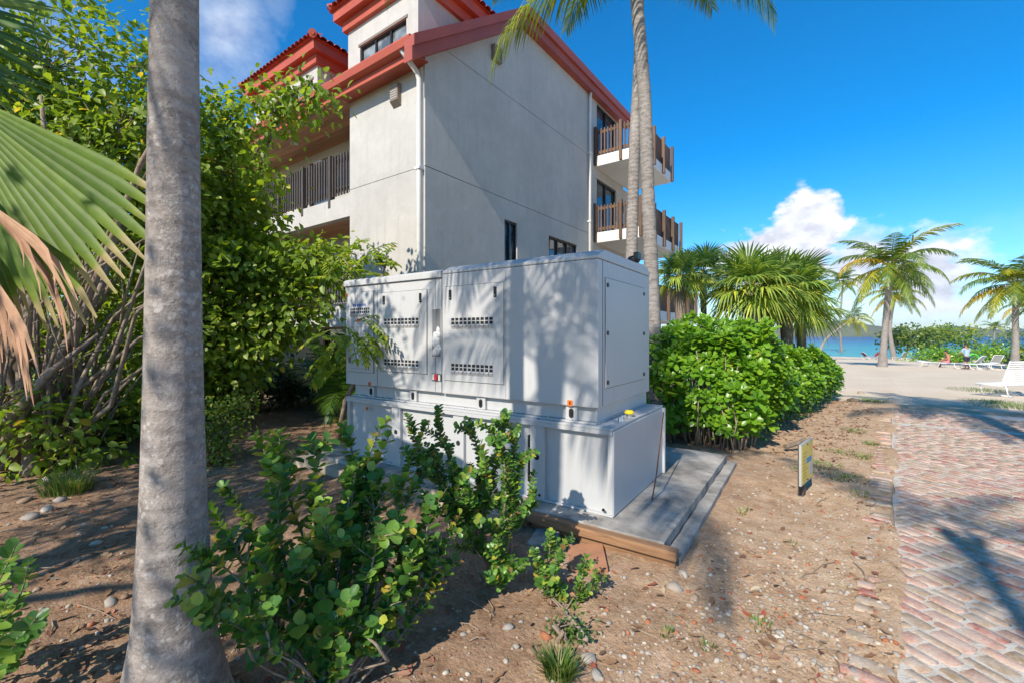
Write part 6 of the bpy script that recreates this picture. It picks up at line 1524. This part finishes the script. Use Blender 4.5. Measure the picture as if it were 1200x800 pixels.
# blue towel hanging over the near lounger's back
n_ = 10; V_, F_ = [], []
for i in range(n_ + 1):
    t = i / n_; z = .36 + .02 + .74 * t; x = 1.22 + .37 * t - .035 - .02 * math.sin(t * 9)
    for j in range(7): y = -.36 + .13 * j / 6; V_.append((x - .012 * math.sin(j * 2 + t * 5), y, z))
F_ = [(i * 7 + j, i * 7 + j + 1, (i + 1) * 7 + j + 1, (i + 1) * 7 + j) for i in range(n_) for j in range(6)]
tw = link('towel', np_mesh('towel', np.array(V_), np.array(F_)), M['blue_towel'], None, True); tw.location = near.location; tw.rotation_euler = near.rotation_euler
m_ = tw.modifiers.new('thick', 'SOLIDIFY'); m_.thickness = .012
tag(tw, 'blue towel hanging on the back of the near white lounger', 'towel')
FA = math.atan2(FWD[1], FWD[0])
for (px_, py_, rz, back, sl, lab) in [(1117, 431, FA + R(180 + 20), 50, 'grey_mesh', 'grey lounger in front of the seated person in coral'),
                                       (1147, 431, FA + R(180 - 8), 60, 'grey_mesh', 'grey lounger right beside the standing person, left of two'),
                                       (1157, 430, FA + R(180 + 6), 56, 'grey_mesh', 'grey lounger second to the right of the standing person'),
                                       (1176, 431, FA + R(180 + 40), 38, 'shorts', 'dark lounger near the foot of the right edge palm'),
                                       (1128, 432, FA + R(180 + 80), 8, 'white_plastic', 'flat white lounger at the feet of the standing person')]:
    lounger(lab, gp(px_, py_), rz, back, sling=M[sl])
for (px_, py_, rz, back, sl, lab) in [(1014, 421, RA, 45, 'red_towel', 'brick red lounger left of the two behind the hedge end'), (1027, 421, RA + R(180), 42, 'red_towel', 'brick red lounger touching the largest palm trunk'),
                                       (1047, 422, FA + R(180), 52, 'grey_mesh', 'grey lounger between the two beach palm trunks')]:
    lounger(lab, gp(px_, py_), rz, back, sling=M[sl], sc=1.05)
# green swim ring leaning on the loungers
p = gp(1147, 431) + V3(0, 0, .62); tor = []; m = MB()
for i in range(24): a = 2 * math.pi * i / 24; tor.append(cr_ * (.42 * math.cos(a)) + cu_ * (.42 * math.sin(a)))
m.tube([V3(*t) for t in tor] + [V3(*tor[0])], .06, 8); o = m.build('swim_ring', M['green_cloth'], None, True); o.location = p - cf_ * .35 * -1; o.rotation_euler = (R(-8), 0, 0)
tag(o, 'lime green swim ring leaning on the grey loungers', 'swim ring')

# ================================================================== PEOPLE
def skin_obj(name, verts, edges, radii, mat, parent=None, sub=2):
    me = bpy.data.meshes.new(name); me.from_pydata([tuple(v) for v in verts], edges, []); me.update()
    o = link(name, me, mat, parent)
    m = o.modifiers.new('skin', 'SKIN'); m.use_smooth_shade = True
    if not me.skin_vertices: me.skin_vertices.new()
    for i, r in enumerate(radii):
        sv = me.skin_vertices[0].data[i]; sv.radius = r if isinstance(r, tuple) else (r, r); sv.use_root = (i == 0)
    s = o.modifiers.new('sub', 'SUBSURF'); s.levels = sub; s.render_levels = sub
    return o
class Sk:
    def __init__(s): s.v = []; s.e = []; s.r = []
    def p(s, x, y, z, r, a=None):
        s.v.append((x, y, z)); s.r.append(r); i = len(s.v) - 1
        if a is not None: s.e.append((a, i))
        return i
    def hand(s, wrist, d, side, palm_n):
        """palm and five separate, slightly curled fingers continuing from vertex wrist"""
        w = Vector(s.v[wrist]); d = Vector(d).normalized(); n = Vector(palm_n).normalized(); x = d.cross(n).normalized() * side
        c = w + d * .05; pm = s.p(*c, (.038, .018), wrist); kn = s.p(*(c + d * .04), (.040, .016), pm)
        for k, (o_, ln) in enumerate(((.030, .072), (.010, .080), (-.010, .075), (-.030, .058))):
            b = c + d * .05 + x * o_; i0 = s.p(*b, .0095, kn); i1 = s.p(*(b + d * ln * .55 + n * .010), .009, i0); s.p(*(b + d * ln * .9 + n * .030), .007, i1)
        t0 = s.p(*(w + d * .03 + x * .042), .012, pm); t1 = s.p(*(w + d * .06 + x * .062 + n * .012), .0105, t0); s.p(*(w + d * .085 + x * .066 + n * .022), .008, t1)
def head(parent, c, face, r=.105, hair='hair'):
    """face direction in the local XY plane; skull with nose, ears, eyes, mouth and a cap of hair"""
    f = Vector(face).normalized(); s = f.cross(Vector((0, 0, 1))).normalized(); u = Vector((0, 0, 1)); c = Vector(c)
    n, mm = 16, 12; V, F = [], []
    for i in range(mm + 1):
        th = math.pi * i / mm
        for k in range(n):
            ph = 2 * math.pi * k / n; a, b, z = math.sin(th) * math.cos(ph), math.sin(th) * math.sin(ph), math.cos(th)
            jaw = 1 - .22 * max(0, -z) ** 1.5; nose = .16 * math.exp(-((b / .18) ** 2 + ((z + .08) / .17) ** 2)) if a > 0 else 0; eye = -.06 * math.exp(-(((abs(b) - .33) / .14) ** 2 + ((z - .06) / .10) ** 2)) if a > 0 else 0; lip = .03 * math.exp(-((b / .28) ** 2 + ((z + .42) / .06) ** 2)) if a > 0 else 0
            ear = .10 * math.exp(-((a / .16) ** 2 + (z / .2) ** 2)) * (1 if abs(b) > .8 else 0)
            V.append(tuple(c + f * (a * r * 1.02 * jaw + (nose + eye + lip) * r) + s * (b * r * .80 * jaw + math.copysign(ear * r, b)) + u * (z * r * 1.22)))
    for i in range(mm):
        for k in range(n): F.append((i * n + k, i * n + (k + 1) % n, (i + 1) * n + (k + 1) % n, (i + 1) * n + k))
    h = link('head', np_mesh('head', np.array(V), np.array(F)), M['skin'], parent, True)
    V, F = [], []
    for i in range(9):
        th = math.pi * .62 * i / 8
        for k in range(n):
            ph = 2 * math.pi * k / n; a, b, z = math.sin(th) * math.cos(ph), math.sin(th) * math.sin(ph), math.cos(th); front = max(0, a); z2 = max(z, -.05 + .55 * front) if i > 4 else z
            V.append(tuple(c + f * (a * r * 1.10 - .004) + s * (b * r * .90) + u * (z2 * r * 1.30)))
    for i in range(8):
        for k in range(n): F.append((i * n + k, i * n + (k + 1) % n, (i + 1) * n + (k + 1) % n, (i + 1) * n + k))
    link('hair', np_mesh('hair', np.array(V), np.array(F)), M[hair], parent, True)
# standing person with back to us: local -Y is towards the viewer
def standing(label, pos, rz):
    root = empty('person', pos, rz); tag(root, label, 'person')
    b = Sk(); pel = b.p(0, 0, .93, (.15, .10)); b.p(0, .01, 1.10, (.135, .095), pel); ch = b.p(0, .02, 1.28, (.165, .105), 1); up = b.p(0, .03, 1.42, (.14, .08), ch); nk = b.p(0, .06, 1.52, .055, up); b.p(0, .08, 1.58, .052, nk)
    for s in (-1, 1):
        h = b.p(s * .09, 0, .86, (.092, .092), pel); k = b.p(s * .11, .02, .50, .06, h); c = b.p(s * .115, -.01, .34, .058, k); a = b.p(s * .12, -.02, .09, .04, c); hl = b.p(s * .12, 0, .045, .042, a); t = b.p(s * .135, .12, .03, .036, hl); b.p(s * .14, .19, .025, .026, t)
        sh = b.p(s * .185, .03, 1.42, .062, up); el = b.p(s * .27, .10, 1.16, .046, sh); fo = b.p(s * .24, .24, 1.02, .038, el); w = b.p(s * .19, .33, .97, .028, fo); b.hand(w, (-s * .35, .9, -.2), -s, (0, 0, -1))
    skin_obj('body', b.v, b.e, b.r, M['skin'], root)
    head(root, (0, .10, 1.67), (0, 1, -.1))
    t = Sk(); p0 = t.p(0, 0, .84, (.185, .135)); p1 = t.p(0, .01, 1.08, (.165, .125), p0); p2_ = t.p(0, .02, 1.28, (.190, .130), p1); p3 = t.p(0, .03, 1.44, (.155, .095), p2_)
    for s in (-1, 1): q = t.p(s * .195, .03, 1.42, .082, p3); q2 = t.p(s * .245, .075, 1.28, .070, q); t.p(s * .27, .10, 1.17, .066, q2)
    skin_obj('shirt', t.v, t.e, t.r, M['shirt_blue'], root)
    q = Sk(); a0 = q.p(0, 0, .95, (.165, .12))
    for s in (-1, 1): a1 = q.p(s * .092, 0, .84, .108, a0); a2 = q.p(s * .105, .01, .62, .092, a1); q.p(s * .11, .02, .50, .088, a2)
    skin_obj('shorts', q.v, q.e, q.r, M['shorts'], root)
    return root
standing('person standing by the loungers in light blue shirt and dark shorts', gp(1133, 432), HEAD)
def seated(label, pos, rz):
    root = empty('person', pos, rz); tag(root, label, 'person')
    b = Sk(); pel = b.p(0, 0, .45, (.15, .11)); b.p(0, -.01, .62, (.13, .10), pel); ch = b.p(0, .01, .80, (.16, .10), 1); up = b.p(0, .04, .94, (.135, .08), ch); nk = b.p(0, .08, 1.03, .052, up); b.p(0, .10, 1.09, .05, nk)
    for s in (-1, 1):
        h = b.p(s * .095, .06, .44, .092, pel); k = b.p(s * .14, .45, .47, .062, h); c = b.p(s * .145, .48, .30, .056, k); a = b.p(s * .15, .46, .09, .04, c); hl = b.p(s * .15, .46, .045, .042, a); t = b.p(s * .155, .57, .035, .036, hl); b.p(s * .16, .64, .03, .026, t)
        sh = b.p(s * .18, .04, .94, .06, up); el = b.p(s * .30, .10, .72, .045, sh); fo = b.p(s * .27, .26, .60, .036, el); w = b.p(s * .22, .36, .54, .027, fo); b.hand(w, (-s * .2, .95, -.1), -s, (0, 0, -1))
    skin_obj('body', b.v, b.e, b.r, M['skin'], root)
    head(root, (0, .12, 1.18), (0, 1, -.15))
    t = Sk(); p0 = t.p(0, 0, .46, (.175, .13)); p1 = t.p(0, 0, .64, (.155, .12), p0); p2_ = t.p(0, .01, .80, (.182, .122), p1); p3 = t.p(0, .04, .95, (.15, .09), p2_)
    for s in (-1, 1): q = t.p(s * .19, .04, .94, .078, p3); t.p(s * .25, .07, .82, .066, q)
    skin_obj('top', t.v, t.e, t.r, M['shirt_pink'], root)
    q = Sk(); a0 = q.p(0, .0, .46, (.165, .125))
    for s in (-1, 1): a1 = q.p(s * .098, .08, .45, .108, a0); a2 = q.p(s * .125, .28, .465, .092, a1); q.p(s * .135, .38, .47, .084, a2)
    skin_obj('shorts', q.v, q.e, q.r, M['towel_pink'], root)
    return root
ps = gp(1111, 430)
seated('person in coral top seated at the left end of the lounger row', ps + V3(0, 0, -.02), HEAD + R(60))
lounger('white lounger that the person in coral sits on', ps + V3(-.3, -.9, 0) , FA + R(10), 6, sling=M['white_plastic'])
# ================================================================== AIR
# sea haze: far islands fade towards blue
hz, hnt, hp, hout = new_mat('sea_haze'); hnt.nodes.remove(hp)
pv = hnt.nodes.new('ShaderNodeVolumePrincipled'); pv.inputs['Color'].default_value = (.80, .90, 1.0, 1); pv.inputs['Density'].default_value = 1.1e-4; pv.inputs['Anisotropy'].default_value = .2
hnt.links.new(pv.outputs[0], hout.inputs['Volume'])
tag(MB().box(-6600, 9600, -700, 9600, -9, 190).build('haze', hz), kind='stuff')
